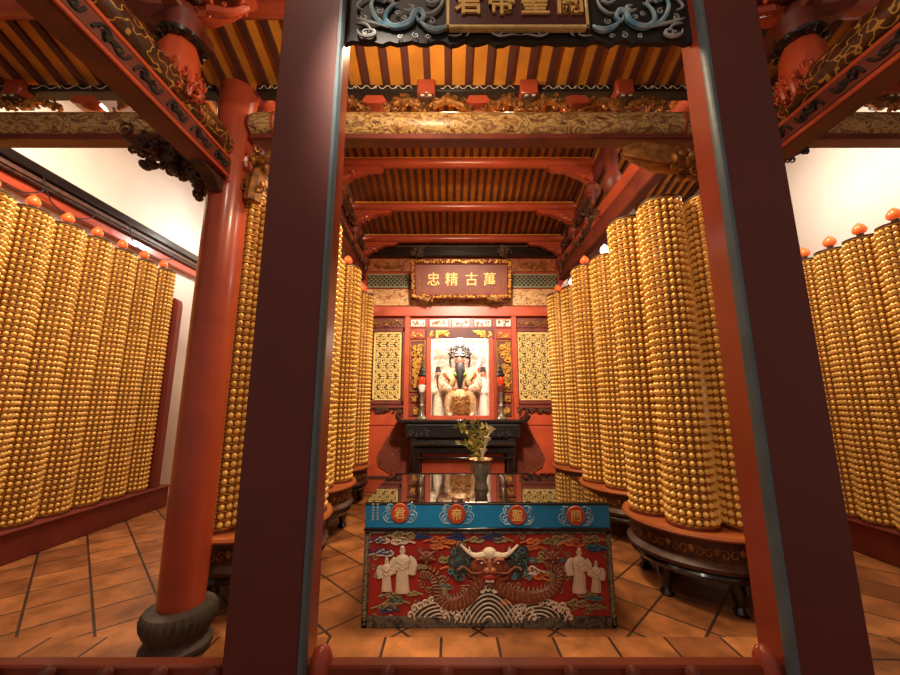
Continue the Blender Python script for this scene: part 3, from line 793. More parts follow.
def lattice_panel(u0, u1):
    v0, v1 = 332.5, 400.5
    fm = MB()
    for q in ((u0 - 4, v0 - 4, u0, v1 + 4), (u1, v0 - 4, u1 + 4, v1 + 4), (u0 - 4, v0 - 4, u1 + 4, v0), (u0 - 4, v1, u1 + 4, v1 + 4)): fm.rect(AD, *q, .05, .01)
    f = scr('panel_frame', fm, redd)
    scr('panel_back', MB().rect(AD, u0, v0, u1, v1, .012), darkcarve, f)
    a = W(u0, v1, AD); b = W(u1, v0, AD)
    w, h = b[0] - a[0], b[2] - a[2]
    m = MB(); y = AD - .03
    for z in (a[2] + .02, b[2] - .02): m.box(a[0], b[0], y - .012, y + .012, z - .015, z + .015, .004)
    for x in (a[0] + .018, b[0] - .018): m.box(x - .018, x + .018, y - .012, y + .012, a[2], b[2], .004)
    nx, nz = 3, 6
    cw, chh = (w - .07) / nx, (h - .08) / nz
    for i in range(nx):
        for j in range(nz):
            cx = a[0] + .035 + cw * (i + .5); cz = a[2] + .04 + chh * (j + .5)
            rr = min(cw, chh) * .5
            m.tube([(cx + rr * .52 * cos(q * pi / 4), y, cz + rr * .52 * sin(q * pi / 4)) for q in range(8)], .010, 5, True)
            for q in range(4):
                an = pi / 4 + q * pi / 2
                for s in (1, -1):
                    curl(m, cx + rr * .98 * cos(an + s * .35), cz + rr * .98 * sin(an + s * .35), rr * .34, .0095, y, an + pi, s, .9, 8, 5)
            if (i + j) % 2: m.ball((cx, y, cz), (rr * .26, .014, rr * .26), 8, 5)
            else:
                for q in range(4): m.tube([(cx, y, cz), (cx + rr * .5 * cos(q * pi / 2), y, cz + rr * .5 * sin(q * pi / 2))], .012, 5)
            for q in range(4):
                an = q * pi / 2 + (.3 if j % 2 else -.3)
                curl(m, cx + cw * .46 * cos(an), cz + chh * .46 * sin(an), rr * .36, .0095, y, an + pi, 1 if (i + q) % 2 else -1, 1.1, 9, 5)
                m.ball((cx + cw * .47 * cos(q * pi / 2 + pi / 4) * 1.2, y, cz + chh * .47 * sin(q * pi / 2 + pi / 4) * 1.2), (.018, .01, .018), 8, 5)
    scr('gilt_lattice', m, goldbr, f, 'gilt openwork lattice')
    # small carved panel over it and carved apron under it
    f = scr('top_panel', MB().rect(AD, u0 - 2, 318.5, u1 + 2, 328, .03), redd)
    a = W(u0, 326.5, AD); b = W(u1, 320, AD); m = MB(); carving(m, a[0], b[0], a[2], b[2], AD - .04, .01, 40, int(u0 * 3)); scr('panel_carving', m, golddk, f)
    f = scr('apron', MB().rect(AD, u0 - 3.5, 405, u1 + 2.5, 408, .06), redd)
    a = W(u0 - 3, 413.5, AD); b = W(u1 + 2, 407, AD); m = MB(); carving(m, a[0], b[0], a[2], b[2], AD - .04, .02, 34, int(u0 * 5)); scr('apron_carving', m, darkcarve, f)
lattice_panel(372.3, 402); lattice_panel(518.3, 549)
# lower wall: red panels, joint rails and dark scroll-edged corner panels
for u0, u1 in ((362, 400), (523, 560)):
    for v0, v1 in ((414.5, 425), (426.5, 476)):
        scr('lower_panel', MB().rect(AD, u0, v0, u1, v1, .02), redo)
scr('skirting_board', MB().rect(AD, 360, 478.5, 562, 492, .05), red)
scr('joint_rail', MB().rect(AD, 360, 475.5, 562, 478.5, .06), darkcarve)
for s in (1, -1):
    U = lambda u: u if s == 1 else 921 - u
    pts = [(400, 420), (392, 430), (384, 443), (377, 456), (379, 466), (386, 470), (394, 475), (412, 475), (412, 420)]
    y = AD - .022
    m = MB().prism([(W(U(a), b, y)[0], W(U(a), b, y)[2]) for a, b in pts], y - .02, y)  # flat dark panel over the lower wall, gold scrolls along its edge
    f = scr('dark_corner_panel', m, redd, None, 'dark corner panel with gold scroll edge')
    g = MB(); r = random.Random(5)
    for (a, b, k, a0, sg) in ((379, 458, 3, 0, 1), (382, 466, 3, 2, -1), (388, 470, 3, 1, 1), (384, 448, 3, 2, 1), (389, 440, 2.5, 3, -1), (386, 460, 3, 4, 1), (394, 466, 3.5, 1, -1), (395, 450, 4, 0, 1), (391, 456, 3, 2, 1), (400, 459, 4, 0, -1), (402, 440, 4, 1, 1)):
        c = W(U(a), b, y - .02); curl(g, c[0], c[2], k * .018, .006, y - .024, a0, sg * s, 1.2, 12, 5)
    g.tube([(W(U(a), b, y)[0], y - .022, W(U(a), b, y)[2]) for a, b in pts[:7]], .006, 5)
    scr('scroll_carving', g, golddk, f)

# niche box
nb = MB(); ND = 7.75
nb.box(nx0 - .05, nx0, AD + .08, ND, nz0, nz1 + .05); nb.box(nx1, nx1 + .05, AD + .08, ND, nz0, nz1 + .05)
nb.box(nx0 - .05, nx1 + .05, AD + .02, ND, nz0 - .05, nz0); nb.box(nx0 - .05, nx1 + .05, AD + .08, ND, nz1, nz1 + .05)
scr('niche_lining', nb, mural)
mp_ = scr('mural_panel', MB().box(nx0 - .05, nx1 + .05, ND, ND + .04, nz0 - .05, nz1 + .05), mural, None, 'pale painted mural behind the statue')
g = MB(); sx = W(460, 360, 7.5)[0]; hz = W(460, 358, 7.5)[2]
for k in range(36):
    a = 2 * pi * k / 36
    if sin(a) < -.35: continue
    g.tube([(sx + .27 * cos(a), ND - .012, hz + .27 * sin(a)), (sx + .5 * cos(a), ND - .012, hz + .46 * sin(a))], [.012, .005], 5)
g.tube([(sx + .26 * cos(2 * pi * k / 40), ND - .012, hz + .26 * sin(2 * pi * k / 40)) for k in range(40)], .014, 6, True)
scr('halo_relief', g, whitep, mp_)
g = MB(); carving(g, nx0 + .02, nx0 + .24, nz0 + .1, nz1 - .15, ND - .015, .013, 46, 91); carving(g, nx1 - .26, nx1 - .02, nz0 + .1, nz1 - .15, ND - .015, .013, 46, 92)
scr('cloud_relief', g, cream, mp_)

# ---------------------------------------------------------------- the banner plaque
BP = 6.72
def bp_xf(p):                               # leans forward at the top
    z0 = 3.62
    return (p[0], p[1] - (p[2] - z0) * .28, p[2])
t2 = thing('inscribed_banner_board', (AX, BP, 3.6), 'brown board with four gold characters hung under the black lintel', 'plaque')
a = W(411, 299, BP); b = W(511.5, 259, BP - .22)
x0, x1, z0, z1 = a[0], W(511.5, 299, BP)[0], a[2], b[2]
part('field', MB().box(x0 + .05, x1 - .05, BP - .02, BP + .02, z0 + .05, z1 - .05).moved(bp_xf), plaqf, t2)
m = MB()
for q in ((x0, x1, z0, z0 + .09), (x0, x1, z1 - .09, z1), (x0, x0 + .09, z0, z1), (x1 - .09, x1, z0, z1)): m.box(q[0], q[1], BP - .04, BP + .03, q[2], q[3], .012)
fr = part('frame', m.moved(bp_xf), redd, t2)
g = MB()
for q, sd, n in (((x0 + .01, x1 - .01, z0 + .01, z0 + .08), 1, 150), ((x0 + .01, x1 - .01, z1 - .08, z1 - .01), 2, 150), ((x0 + .01, x0 + .08, z0, z1), 3, 60), ((x1 - .08, x1 - .01, z0, z1), 4, 60)):
    carving(g, *q, BP - .045, .009, n, sd, .015)
part('frame_carving', g.moved(bp_xf), gold, fr)
for ch, u in zip('忠精古萬', (433.5, 451.5, 471.5, 489.5)):
    c = W(u, 277, BP - .1)
    part('character', text_mb(ch, c[0], (z0 + z1) / 2, BP - .03, .25, .012, .002, bp_xf), leafgold, t2)
g = MB()
for k in range(6): g.box(x0 + .155, x0 + .19, BP - .028, BP - .015, z0 + .16 + k * .04, z0 + .187 + k * .04)
for k in range(7): g.box(x1 - .16, x1 - .14, BP - .028, BP - .015, z0 + .2 + k * .04, z0 + .225 + k * .04)
part('small_inscription', g.moved(bp_xf), golddk, t2)
for s, u in ((1, 427), (-1, 494)):
    c = W(u, 298, BP); g = MB()
    mass(g, [(c[0] - .12, BP - .04, c[2] - .02), (c[0], BP - .07, c[2] - .05), (c[0] + .12, BP - .04, c[2] - .02)], .05, 24, 8 + s)
    part('foot_bracket', g, golddk, t2)
for s, u in ((1, 418), (-1, 504)):
    g = MB(); c = W(u, 250, AD - .14)
    carving(g, c[0] - .14, c[0] + .14, c[2] - .18, c[2] + .1, AD - .16, .012, 26, 15 + s)
    g.tube([(c[0], AD - .13, c[2] + .1), (c[0], AD - .2, c[2]), (c[0], BP - .2, z1 - .03)], .015, 6)
    part('hanger', g, darkcarve, t2)

# ---------------------------------------------------------------- statue
sx = W(460, 400, 7.4)[0]; sy = 7.4; sz = nz0
st = thing('deity_statue', (sx, sy, sz), 'seated statue with dark feathered crown and long black beard in the niche', 'statue')
def blend(name, mbx, m, par, vox=.018, label=None):
    o = part(name, mbx, m, par, label)
    md = o.modifiers.new('r', 'REMESH'); md.mode = 'VOXEL'; md.voxel_size = vox; md.use_smooth_shade = True
    sm = o.modifiers.new('s', 'SMOOTH'); sm.iterations = 4; sm.factor = .5
    return o
X, Y, Z = sx, sy, sz
m = MB()
m.lathe([(.24, .02), (.27, .1), (.26, .3), (.22, .42), (.2, .55)], (X, Y + .05, Z), 20)
m.ball((X, Y + .04, Z + .72), (.22, .15, .28), 16, 10)
m.tube([(X, Y + .03, Z + .85), (X, Y + .0, Z + 1.02)], [.1, .07], 12)
for s in (-1, 1):
    m.ball((X + s * .17, Y - .12, Z + .36), (.12, .2, .13), 14, 8)           # knees
    m.tube([(X + s * .17, Y - .24, Z + .36), (X + s * .2, Y - .24, Z + .05)], [.1, .075], 12)
    m.ball((X + s * .2, Y - .3, Z + .04), (.07, .12, .045), 10, 6)           # boots
    m.tube(smooth_path([(X + s * .2, Y + .03, Z + .9), (X + s * .32, Y - .02, Z + .72), (X + s * .3, Y - .16, Z + .56), (X + s * .17, Y - .26, Z + .53)], 4), [.1, .105, .11, .115, .12, .12, .115, .11, .1, .085, .07, .05, .04], 12)
body = blend('robed_body', m, robep, st)
m = MB(); m.lathe([(.27, -.34), (.30, -.25), (.31, -.1), (.29, .03), (.22, .13), (.12, .16)], (X, Y - .12, Z + .36), 28, 'z', .05, 9)
blend('lap_apron', m, robegold, st, .016, 'gold patterned apron over the knees')
g = MB(); carving(g, X - .2, X + .2, Z + .05, Z + .42, Y - .425, .012, 60, 7, .01)
part('apron_embroidery', g, golddk, st)
m = MB()
for s in (-1, 1): m.tube(smooth_path([(X + s * .2, Y - .02, Z + .95), (X + s * .22, Y - .14, Z + .84), (X + s * .15, Y - .2, Z + .7), (X + s * .2, Y - .22, Z + .58)], 5), [.03, .045, .06, .07, .075, .075, .075, .07, .07, .065, .06, .05, .05, .04, .035, .03], 10, False, .6)
part('sleeve_drape', m, robegold, st, 'gold open robe fronts')
m = MB().ball((X, Y - .02, Z + 1.1), (.085, .095, .115), 16, 12)
m.ball((X, Y - .115, Z + 1.09), (.016, .02, .03), 8, 6)
for s in (-1, 1): m.ball((X + s * .088, Y, Z + 1.1), (.015, .025, .035), 8, 6); m.ball((X + s * .04, Y - .095, Z + 1.105), (.022, .012, .01), 8, 5)
hd = part('head', m, fleshr, st)
g = MB()
for s in (-1, 1):
    g.tube([(X + s * .015, Y - .115, Z + 1.135), (X + s * .07, Y - .085, Z + 1.155)], .008, 5); g.ball((X + s * .036, Y - .104, Z + 1.115), .01, 6, 4)
part('brows_and_eyes', g, black, hd)
m = MB(); m.tube(smooth_path([(X, Y - .1, Z + 1.05), (X, Y - .17, Z + .9), (X, Y - .2, Z + .72), (X, Y - .2, Z + .52)], 5), [.05, .07, .08, .085, .085, .085, .08, .08, .075, .07, .06, .055, .045, .035, .02, .01], 12, False, .55)
for s in (-1, 1): m.tube([(X + s * .07, Y - .07, Z + 1.05), (X + s * .08, Y - .12, Z + .9), (X + s * .05, Y - .16, Z + .75)], [.02, .022, .006], 8)
part('beard', m, blackw, st, 'long black beard')
m = MB().lathe([(.1, 0), (.12, .03), (.115, .08), (.1, .1), (.09, .16), (.04, .22), (.01, .27)], (X, Y, Z + 1.16), 20)
for k in range(13):
    a = radians(-15 + 210 * k / 12); rr = .17 + .03 * (k % 2)
    m.ball((X + rr * cos(a), Y - .05, Z + 1.22 + rr * .95 * sin(a)), (.038, .03, .038), 8, 6)
    m.tube([(X + .08 * cos(a), Y - .04, Z + 1.22 + .08 * sin(a)), (X + rr * cos(a), Y - .05, Z + 1.22 + rr * .95 * sin(a))], .012, 5)
for s in (-1, 1):
    m.tube(smooth_path([(X + s * .12, Y, Z + 1.16), (X + s * .2, Y - .02, Z + 1.12), (X + s * .19, Y - .03, Z + .98)], 5), .014, 6)
    for k in range(5): m.ball((X + s * (.2 - .005 * k), Y - .03, Z + 1.16 - .045 * k), .022, 8, 5)
    m.tube([(X + s * .12, Y, Z + 1.3), (X + s * .3, Y + .02, Z + 1.33)], [.015, .008], 6)
cw = part('crown', m, blackw, st, 'dark crown with pompoms')
m = MB()
for k in range(5): m.ball((X - .08 + .04 * k, Y - .11, Z + 1.2), .014, 8, 5)
m.lathe([(.103, 0), (.106, .01), (.103, .02)], (X, Y, Z + 1.245), 20)
part('crown_jewels', m, silver, cw)
m = MB().ball((X, Y - .19, Z + .8), (.09, .04, .04), 10, 6)
for s in (-1, 1): m.ball((X + s * .09, Y - .17, Z + .815), (.05, .03, .03), 8, 5)
part('green_collar', m, green, st, 'green collar knot')
m = MB()
for s in (-1, 1): m.ball((X + s * .27, Y - .1, Z + .78), (.07, .06, .09), 10, 8)
part('sleeve_cuff', m, pinkr, st, 'pink red shoulder guards')
m = MB()
for s in (-1, 1):
    bx = X + s * .1
    m.ball((bx, Y - .29, Z + .53), (.04, .03, .035), 10, 6)
    for k in range(4): m.tube(smooth_path([(bx - .024 + .016 * k, Y - .305, Z + .55), (bx - .024 + .016 * k, Y - .325, Z + .535), (bx - .024 + .016 * k, Y - .315, Z + .505 - .004 * (k % 2))], 3), .008, 5)
    m.tube([(bx - s * .03, Y - .29, Z + .55), (bx - s * .05, Y - .3, Z + .57)], .009, 5)
part('hands', m, fleshr, st)
m = MB().tube(smooth_path([(X, Y - .27, Z + .42), (X, Y - .27, Z + .42)], 1), .01, 5)
m = MB().lathe([(.21, -.02), (.235, 0), (.21, .02)], (X, Y + .0, Z + .52), 20)
part('belt', m, black, st)
# polearm with crescent blade beside the statue
pa = thing('crescent_polearm', (X + .36, Y + .05, Z), 'pale crescent bladed polearm standing at the statue on the right', 'polearm')
part('shaft', MB().tube([(X + .34, Y + .02, Z + .01), (X + .38, Y + .04, Z + .95)], .014, 8), redo, pa)
bl = []
for k in range(17):
    t_ = k / 16; an = radians(-125 + 165 * t_)
    bl.append((X + .2 + .24 * cos(an), Z + 1.15 + .28 * sin(an)))
inn = []
for k in range(17):
    t_ = k / 16; an = radians(-125 + 165 * t_)
    inn.append((X + .2 + .24 * cos(an) - .075 * sin(pi * t_) , Z + 1.15 + .28 * sin(an) + .02 * sin(pi * t_)))
part('blade', MB().prism(bl + inn[::-1][1:-1], Y + .02, Y + .045), silver, pa)
# attendants
def attendant(x, label, mt, s):
    a = thing('attendant_statue', (x, 7.5, nz0), label, 'statue', 'small attendant statues in the niche')
    m = MB().lathe([(.09, 0), (.1, .1), (.085, .35), (.09, .55), (.1, .66), (.05, .74), (.04, .78)], (x, 7.5, nz0), 16)
    for q in (-1, 1):
        m.tube(smooth_path([(x + q * .09, 7.5, nz0 + .66), (x + q * .12, 7.46, nz0 + .5), (x + q * .02, 7.39, nz0 + .48)], 4), [.045] * 5 + [.05, .05, .05, .045], 10)
    blend('robed_body', m, mt, a, .014)
    h = part('head', MB().ball((x, 7.48, nz0 + .84), (.05, .055, .068), 12, 8).ball((x, 7.425, nz0 + .835), (.01, .012, .016), 6, 4), fleshr, a)
    part('hat', MB().lathe([(.055, 0), (.06, .02), (.045, .06), (.05, .1), (.01, .12)], (x, 7.49, nz0 + .87), 14), blackw, a)
    if s: part('beard', MB().tube([(x, 7.42, nz0 + .8), (x, 7.39, nz0 + .7), (x, 7.39, nz0 + .55)], [.03, .035, .01], 8), blackw, a)
    return a
attendant(W(438, 400, 7.5)[0], 'pale attendant statue with dark beard at the left edge of the niche', robew, 1)
attendant(W(483.5, 400, 7.5)[0], 'white attendant statue without a beard at the right edge of the niche', whitep, 0)

# ---------------------------------------------------------------- altar table and lower table
TD = 6.45
t = thing('altar_table', (AX, TD + .2, 0), 'tall black altar table with upturned ends before the niche', 'altar table')
za = W(460, 420, TD)[2]; xa0, xa1 = W(404, 424, TD)[0], W(522, 424, TD)[0]
cxa = (xa0 + xa1) / 2
part('top_slab', MB().box(xa0, xa1, TD, TD + .5, za - .05, za, .012), black, t)
for s, xe in ((-1, xa0), (1, xa1)):
    P = [(0, -.05), (0, 0), (.04, .005), (.09, .03), (.135, .085), (.155, .08), (.15, .03), (.11, -.02), (.06, -.045)]
    part('upturned_end', MB().prism([(xe + s * a, za + b) for a, b in P], TD, TD + .5), black, t)
part('frieze_rail', MB().box(xa0 + .02, xa1 - .02, TD + .04, TD + .46, za - .30, za - .05, .01), black, t)
g = MB()
for u, sg in ((411, 1), (427, -1), (493, 1), (509, -1)):
    c = W(u, 433.5, TD); curl(g, c[0], c[2], .05, .012, TD + .03, pi / 2, sg, 1.4, 14, 6, .05)
    curl(g, c[0] + sg * .1, c[2] - .02, .035, .01, TD + .03, 0, -sg, 1.2, 12, 6)
g.tube([(xa0 + .05, TD + .035, za - .09), (xa1 - .05, TD + .035, za - .09)], .01, 6)
part('scroll_carving', g, blackw, t, 'grey black scrolls')
part('apron', MB().box(xa0 + .1, xa1 - .1, TD + .08, TD + .42, za - .34, za - .29, .008), black, t)
for x in (xa0 + .17, xa1 - .17):
    for y in (TD + .11, TD + .39):
        part('leg', MB().box(x - .06, x + .06, y - .05, y + .05, 0, za - .3, .012), black, t)
OD = 5.75
t = thing('offering_table', (AX, OD + .2, 0), 'low black offering table in front of the tall altar table', 'table')
zo = W(460, 443.5, OD)[2]; xo0, xo1 = W(411, 445, OD)[0], W(517, 445, OD)[0]
part('top_slab', MB().box(xo0, xo1, OD, OD + .5, zo - .05, zo, .014), black, t)
part('apron', MB().box(xo0 + .03, xo1 - .03, OD + .03, OD + .47, zo - .16, zo - .06, .01), black, t)
part('rail', MB().box(xo0 + .06, xo1 - .06, OD + .02, OD + .06, zo - .24, zo - .2, .012), black, t)
for x in (xo0 + .09, xo1 - .09):
    for y in (OD + .08, OD + .42):
        part('leg', MB().box(x - .05, x + .05, y - .045, y + .045, 0, zo - .05, .012), black, t)
# candle lamps
for u, lab, s in ((421.5, 'dark candle lamp with white cup on the altar table, left of the statue', 0), (501.5, 'dark candle lamp with red flame glass on the altar table, right of the statue', 1)):
    x = W(u, 418, TD + .22)[0]; y = TD + .22
    t = thing('candle_lamp', (x, y, za), lab, 'candle lamp', 'candle lamps on the altar table')
    part('base', MB().lathe([(.09, 0), (.095, .02), (.06, .05), (.04, .1), (.03, .2), (.045, .24), (.03, .28), (.028, .42), (.05, .46), (.055, .48)], (x, y, za), 18), pewter, t)
    part('cup', MB().lathe([(.04, .48), (.06, .52), (.065, .6), (.05, .61)], (x, y, za), 18), whitep if s == 0 else redd, t)
    part('flame_glass', MB().lathe([(.03, .61), (.05, .65), (.052, .72), (.03, .77)], (x, y, za), 16), candler, t)
    c = MB().lathe([(.07, .76), (.085, .78), (.05, .82), (.055, .86), (.03, .9), (.035, .93), (.012, .98), (.004, 1.04)], (x, y, za), 18)
    part('cap', c, blackw, t)

# ================================================================== OFFERING TABLE WITH DRAGON FRONT
FD = 2.97
TX0, TX1, TZ, TB = -.64, 1.205, .85, 4.14
t = thing('dragon_front_table', (.28, 3.5, 0), 'long table with red dragon relief front, blue band and mirror polished glass top', 'table')
part('body', MB().box(TX0 + .02, TX1 - .02, FD + .02, TB - .01, .0, .81, .006), redd, t)
tp = part('tabletop', MB().box(TX0 - .005, TX1 + .005, FD - .005, TB, .826, .843, .004), blackw, t)
part('glass_sheet', MB().box(TX0, TX1, FD, TB - .005, .8435, .851, .002), glasst, tp, 'reflective glass sheet')
zb1 = .66
bb = part('blue_band', MB().box(TX0, TX1, FD - .005, FD + .03, zb1 + .01, .828, .003), bluep, t, 'bright blue fascia')
part('ledge', MB().box(TX0 - .006, TX1 + .006, FD - .018, FD + .03, zb1 - .012, zb1 + .012, .006), black, t)
def K(x, y, dy=0): p = W(340 + x / 3, 460 + y / 3, FD); return (min(max(p[0], TX0 + .005), TX1 - .005), FD - dy, p[2])
Kr = .0077 / 3                              # metres per crop pixel on that plane
for ch, x, y in zip('君帝聖關', (180, 350, 531, 706), (158, 161, 164, 166)):
    c = K(x, y)
    d = part('roundel', MB().lathe([(.001, -.014), (.066, -.014), (.07, -.008), (.07, 0)], (c[0], FD - .003, c[2]), 32, 'y'), redo, t, 'orange red disc with a gold character')
    part('character', text_mb(ch, c[0], c[2], FD - .018, .085, .002, .0012), leafgold, d)
    g = MB()
    for s in (-1, 1):
        for k in range(4):
            curl(g, c[0] + s * (.085 + .012 * (k % 2)), c[2] - .05 + .03 * k, .022, .004, FD - .009, (0 if s < 0 else pi) + .5 * k, s, 1.1, 12, 5)
        g.tube(smooth_path([(c[0] + s * .05, FD - .009, c[2] - .07), (c[0] + s * .105, FD - .009, c[2] - .055), (c[0] + s * .13, FD - .009, c[2] - .01), (c[0] + s * .1, FD - .009, c[2] + .02)], 5), .003, 5)
        g.tube(smooth_path([(c[0] + s * .055, FD - .009, c[2] + .06), (c[0] + s * .09, FD - .009, c[2] + .062), (c[0] + s * .085, FD - .009, c[2] + .03)], 5), .003, 5)
    part('roundel_scrolls', g, skyb, bb, 'pale blue scrolls beside the disc')
g = MB(); r = random.Random(3)
for col_ in range(2):
    for k in range(6):
        c = K(100 + 14 * col_, 132 + 9 * k); g.box(c[0] - .008, c[0] + .008, FD - .009, FD - .004, c[2] - .002, c[2] + .003); g.box(c[0] - .002, c[0] + .002, FD - .009, FD - .004, c[2] - .008, c[2] + .006)
part('small_inscription', g, cream, bb)
fp = part('front_panel', MB().box(TX0 + .03, TX1 - .03, FD, FD + .03, .05, zb1 - .01, .002), panelred, t, 'red relief panel')
m = MB()
for q in ((TX0, TX0 + .045, 0, zb1), (TX1 - .045, TX1, 0, zb1), (TX0, TX1, 0, .075), (TX0, TX1, zb1 - .035, zb1 - .01)): m.box(q[0], q[1], FD - .012, FD + .03, q[2], q[3], .006)
fr = part('worn_frame', m, mottle, t)
g = MB(); r = random.Random(12)
for k in range(30):
    zz = .03 + .02 * k
    for x in (TX0 + .022, TX1 - .022): curl(g, x, zz, .012, .003, FD - .014, r.uniform(0, 6), r.choice((-1, 1)), 1, 8, 4)
part('frame_scrolls', g, olive, fr)
# waves
foam = MB()
def arch(cx, w, h, k, point=.5, top=485):
    out = []
    for i in range(25):
        s = -1 + 2 * i / 24
        yy = cos(s * pi / 2) ** .85 if point > .5 else (1 - s * s) ** .5
        out.append((cx + s * w * k, top - h * k * yy))
    return out
for cx, w, h, sgm, n in ((445, 100, 98, .9, 7), (300, 98, 70, .2, 6), (595, 98, 70, .2, 6)):
    P = arch(cx, w, h, 1, sgm)
    yy = .006 if cx != 445 else .010
    wd = MB().prism([(K(a, b)[0], K(a, b)[2]) for a, b in P], FD - yy, FD + .004); wl = MB()
    for j in range(n):
        k = 1 - j / n * .95
        wl.tube([K(a, b, yy + .002) for a, b in arch(cx, w, h, k, sgm)], .0048, 5)
    wm = part('wave_mound', wd, slate, t); part('wave_lines', wl, cream, wm)
for (x, y, a, s) in ((212, 462, 0, 1), (224, 442, .6, 1), (240, 436, 1, 1), (256, 428, 1, 1), (275, 420, 1.4, 1), (300, 430, .4, 1), (308, 448, .2, 1), (316, 466, 0, 1), (340, 452, .6, 1), (350, 438, .6, 1), (352, 470, 0, 1), (428, 388, 1.5, 1), (445, 382, 1.6, 1), (462, 388, 1.6, -1), (536, 452, 2.4, -1), (548, 438, 2.4, -1), (540, 470, 2.8, -1), (580, 470, 2.8, -1), (572, 450, 2.6, -1), (600, 425, 2, -1), (622, 425, 2, -1), (640, 435, 2.2, -1), (655, 446, 2.5, -1), (668, 436, 2.5, -1), (680, 452, 2.7, -1), (688, 470, 2.9, -1)):
    c = K(x, y, .014); curl(foam, c[0], c[2], 10 * Kr, .0085, c[1], a, s, 1.0, 10, 5, .03)
part('foam_curls', foam, cream, t)
# dragon
dr = MB()
def kp(pts, dy): return [K(a, b, dy) for a, b in pts]
bodyL = smooth_path(kp([(432, 345), (410, 372), (392, 405), (360, 424), (322, 428), (296, 408), (288, 378), (278, 352), (258, 340), (238, 344)], .012), 6)
dr.tube(bodyL, [.05 - .034 * (i / len(bodyL)) ** 1.5 for i in range(len(bodyL))], 8, False, .5)
bodyR = smooth_path(kp([(462, 345), (490, 385), (530, 404), (580, 408), (622, 396), (650, 370), (656, 340), (640, 318), (610, 312)], .012), 6)
dr.tube(bodyR, [.05 - .034 * (i / len(bodyR)) ** 1.5 for i in range(len(bodyR))], 8, False, .5)
for x in (260, 636):                                                     # claws
    c = K(x, 288, .012); dr.ball(c, (.06, .014, .04), 12, 6)
    for k in range(5):
        a = radians(-20 + 55 * k); dr.tube([c, (c[0] + .07 * cos(a), c[1], c[2] + .06 * sin(a))], [.02, .008], 6)
d = part('dragon_body', dr, dragonbr, t, 'brown scaled dragon')
sp = MB()
for P, sg in ((bodyL, 1), (bodyR, 1)):
    for i in range(4, len(P) - 2, 2):
        tt = (P[i + 1] - P[i - 1]).normalized(); nn = Vector((-tt.z, 0, tt.x)) * (-1 if P is bodyL else 1)
        if nn.z < -.2 and i < 12: nn = -nn
        q = P[i] + nn * .038; sp.tube([q, q + nn * .03 + tt * .008], [.008, .002], 5)
        sp.tube([P[i] + nn * .026 + tt * -.008 + Vector((0, -.024, 0)), P[i] - nn * .02 + tt * .004 + Vector((0, -.024, 0))], .0025, 4)
for x in (260, 636):
    for a, b in ((-16, 0), (14, 2), (0, -16), (0, 14)): c = K(x + a, 288 + b, .03); sp.ball(c, .007, 6, 4)
part('spines', sp, olive, d)
hd = MB()
hd.ball(K(447, 312, .02), (.13, .035, .115), 16, 10); hd.ball(K(447, 340, .03), (.055, .035, .045), 12, 8)
for s in (-1, 1):
    hd.ball(K(447 + s * 26, 296, .04), (.03, .02, .024), 10, 6); hd.ball(K(447 + s * 40, 318, .02), (.045, .02, .05), 10, 6)
    hd.tube(smooth_path(kp([(447 + s * 18, 345), (447 + s * 42, 352), (447 + s * 62, 335), (447 + s * 58, 318)], .03), 5), .009, 5)
hdo = part('dragon_head', hd, dragonbr, t, 'brown dragon head')
hr = MB(); hr.ball(K(447, 276, .03), (.055, .03, .045), 12, 8)
for s in (-1, 1):
    P = smooth_path(kp([(447 + s * 10, 278), (447 + s * 40, 282), (447 + s * 62, 272), (447 + s * 85, 250)], .03), 5)
    hr.tube(P, [.026 - .02 * i / len(P) for i in range(len(P))], 8)
    hr.tube(kp([(447 + s * 58, 274), (447 + s * 60, 256)], .03), [.014, .004], 6)
part('horns', hr, cream, hdo, 'cream horns and brow')
mm = MB(); mm.ball(K(447, 342, .055), (.05, .015, .022), 10, 6)
ns = MB()
for s in (-1, 1): ns.ball(K(447 + s * 9, 322, .055), (.03, .02, .024), 10, 6); ns.tube(smooth_path(kp([(447 + s * 12, 300), (447 + s * 22, 288), (447 + s * 40, 290)], .055), 5), .010, 6); ns.tube(smooth_path(kp([(447 + s * 14, 326), (447 + s * 50, 330), (447 + s * 75, 312), (447 + s * 95, 320)], .05), 6), .005, 5)
ns.ball(K(447, 306, .05), (.022, .02, .05), 10, 6)
part('muzzle', ns, snoutm, hdo, 'lighter brown muzzle and whiskers')
part('mouth', mm, panelred, hdo, 'dark red mouth')
eb = MB()
for s in (-1, 1): eb.ball(K(447 + s * 24, 299, .058), (.008, .008, .006), 8, 5)
for k in range(5): eb.ball(K(437 + 5 * k, 352, .06), (.006, .006, .01), 6, 4)
part('eyes_and_teeth', eb, whitep, hdo)
r = random.Random(21)
for s in (-1, 1):
    mane, mt = MB(), MB()
    mane.ball(K(447 + s * 80, 305, .006), (.05, .012, .07), 10, 6); mt.tube(smooth_path(kp([(447 + s * 62, 275), (447 + s * 95, 290), (447 + s * 112, 320), (447 + s * 100, 348)], .02), 5), .006, 5)
    for k in range(16):
        x = 447 + s * r.uniform(55, 105); y = r.uniform(268, 342)
        c = K(x, y, .012); curl(mane, c[0], c[2], r.uniform(13, 20) * Kr, .017, c[1], r.uniform(0, 6), r.choice((1, -1)), 1.1, 12, 5)
    for k in range(9):
        x = 447 + s * r.uniform(60, 118); y = r.uniform(268, 350)
        c = K(x, y, .02); curl(mt, c[0], c[2], r.uniform(9, 16) * Kr, .0065, c[1], r.uniform(0, 6), r.choice((1, -1)), 1.1, 12, 5)
    part('mane', mane, slate, hdo, 'dark mane curls')
    part('mane_highlights', mt, teal, hdo, 'teal curls of the mane')
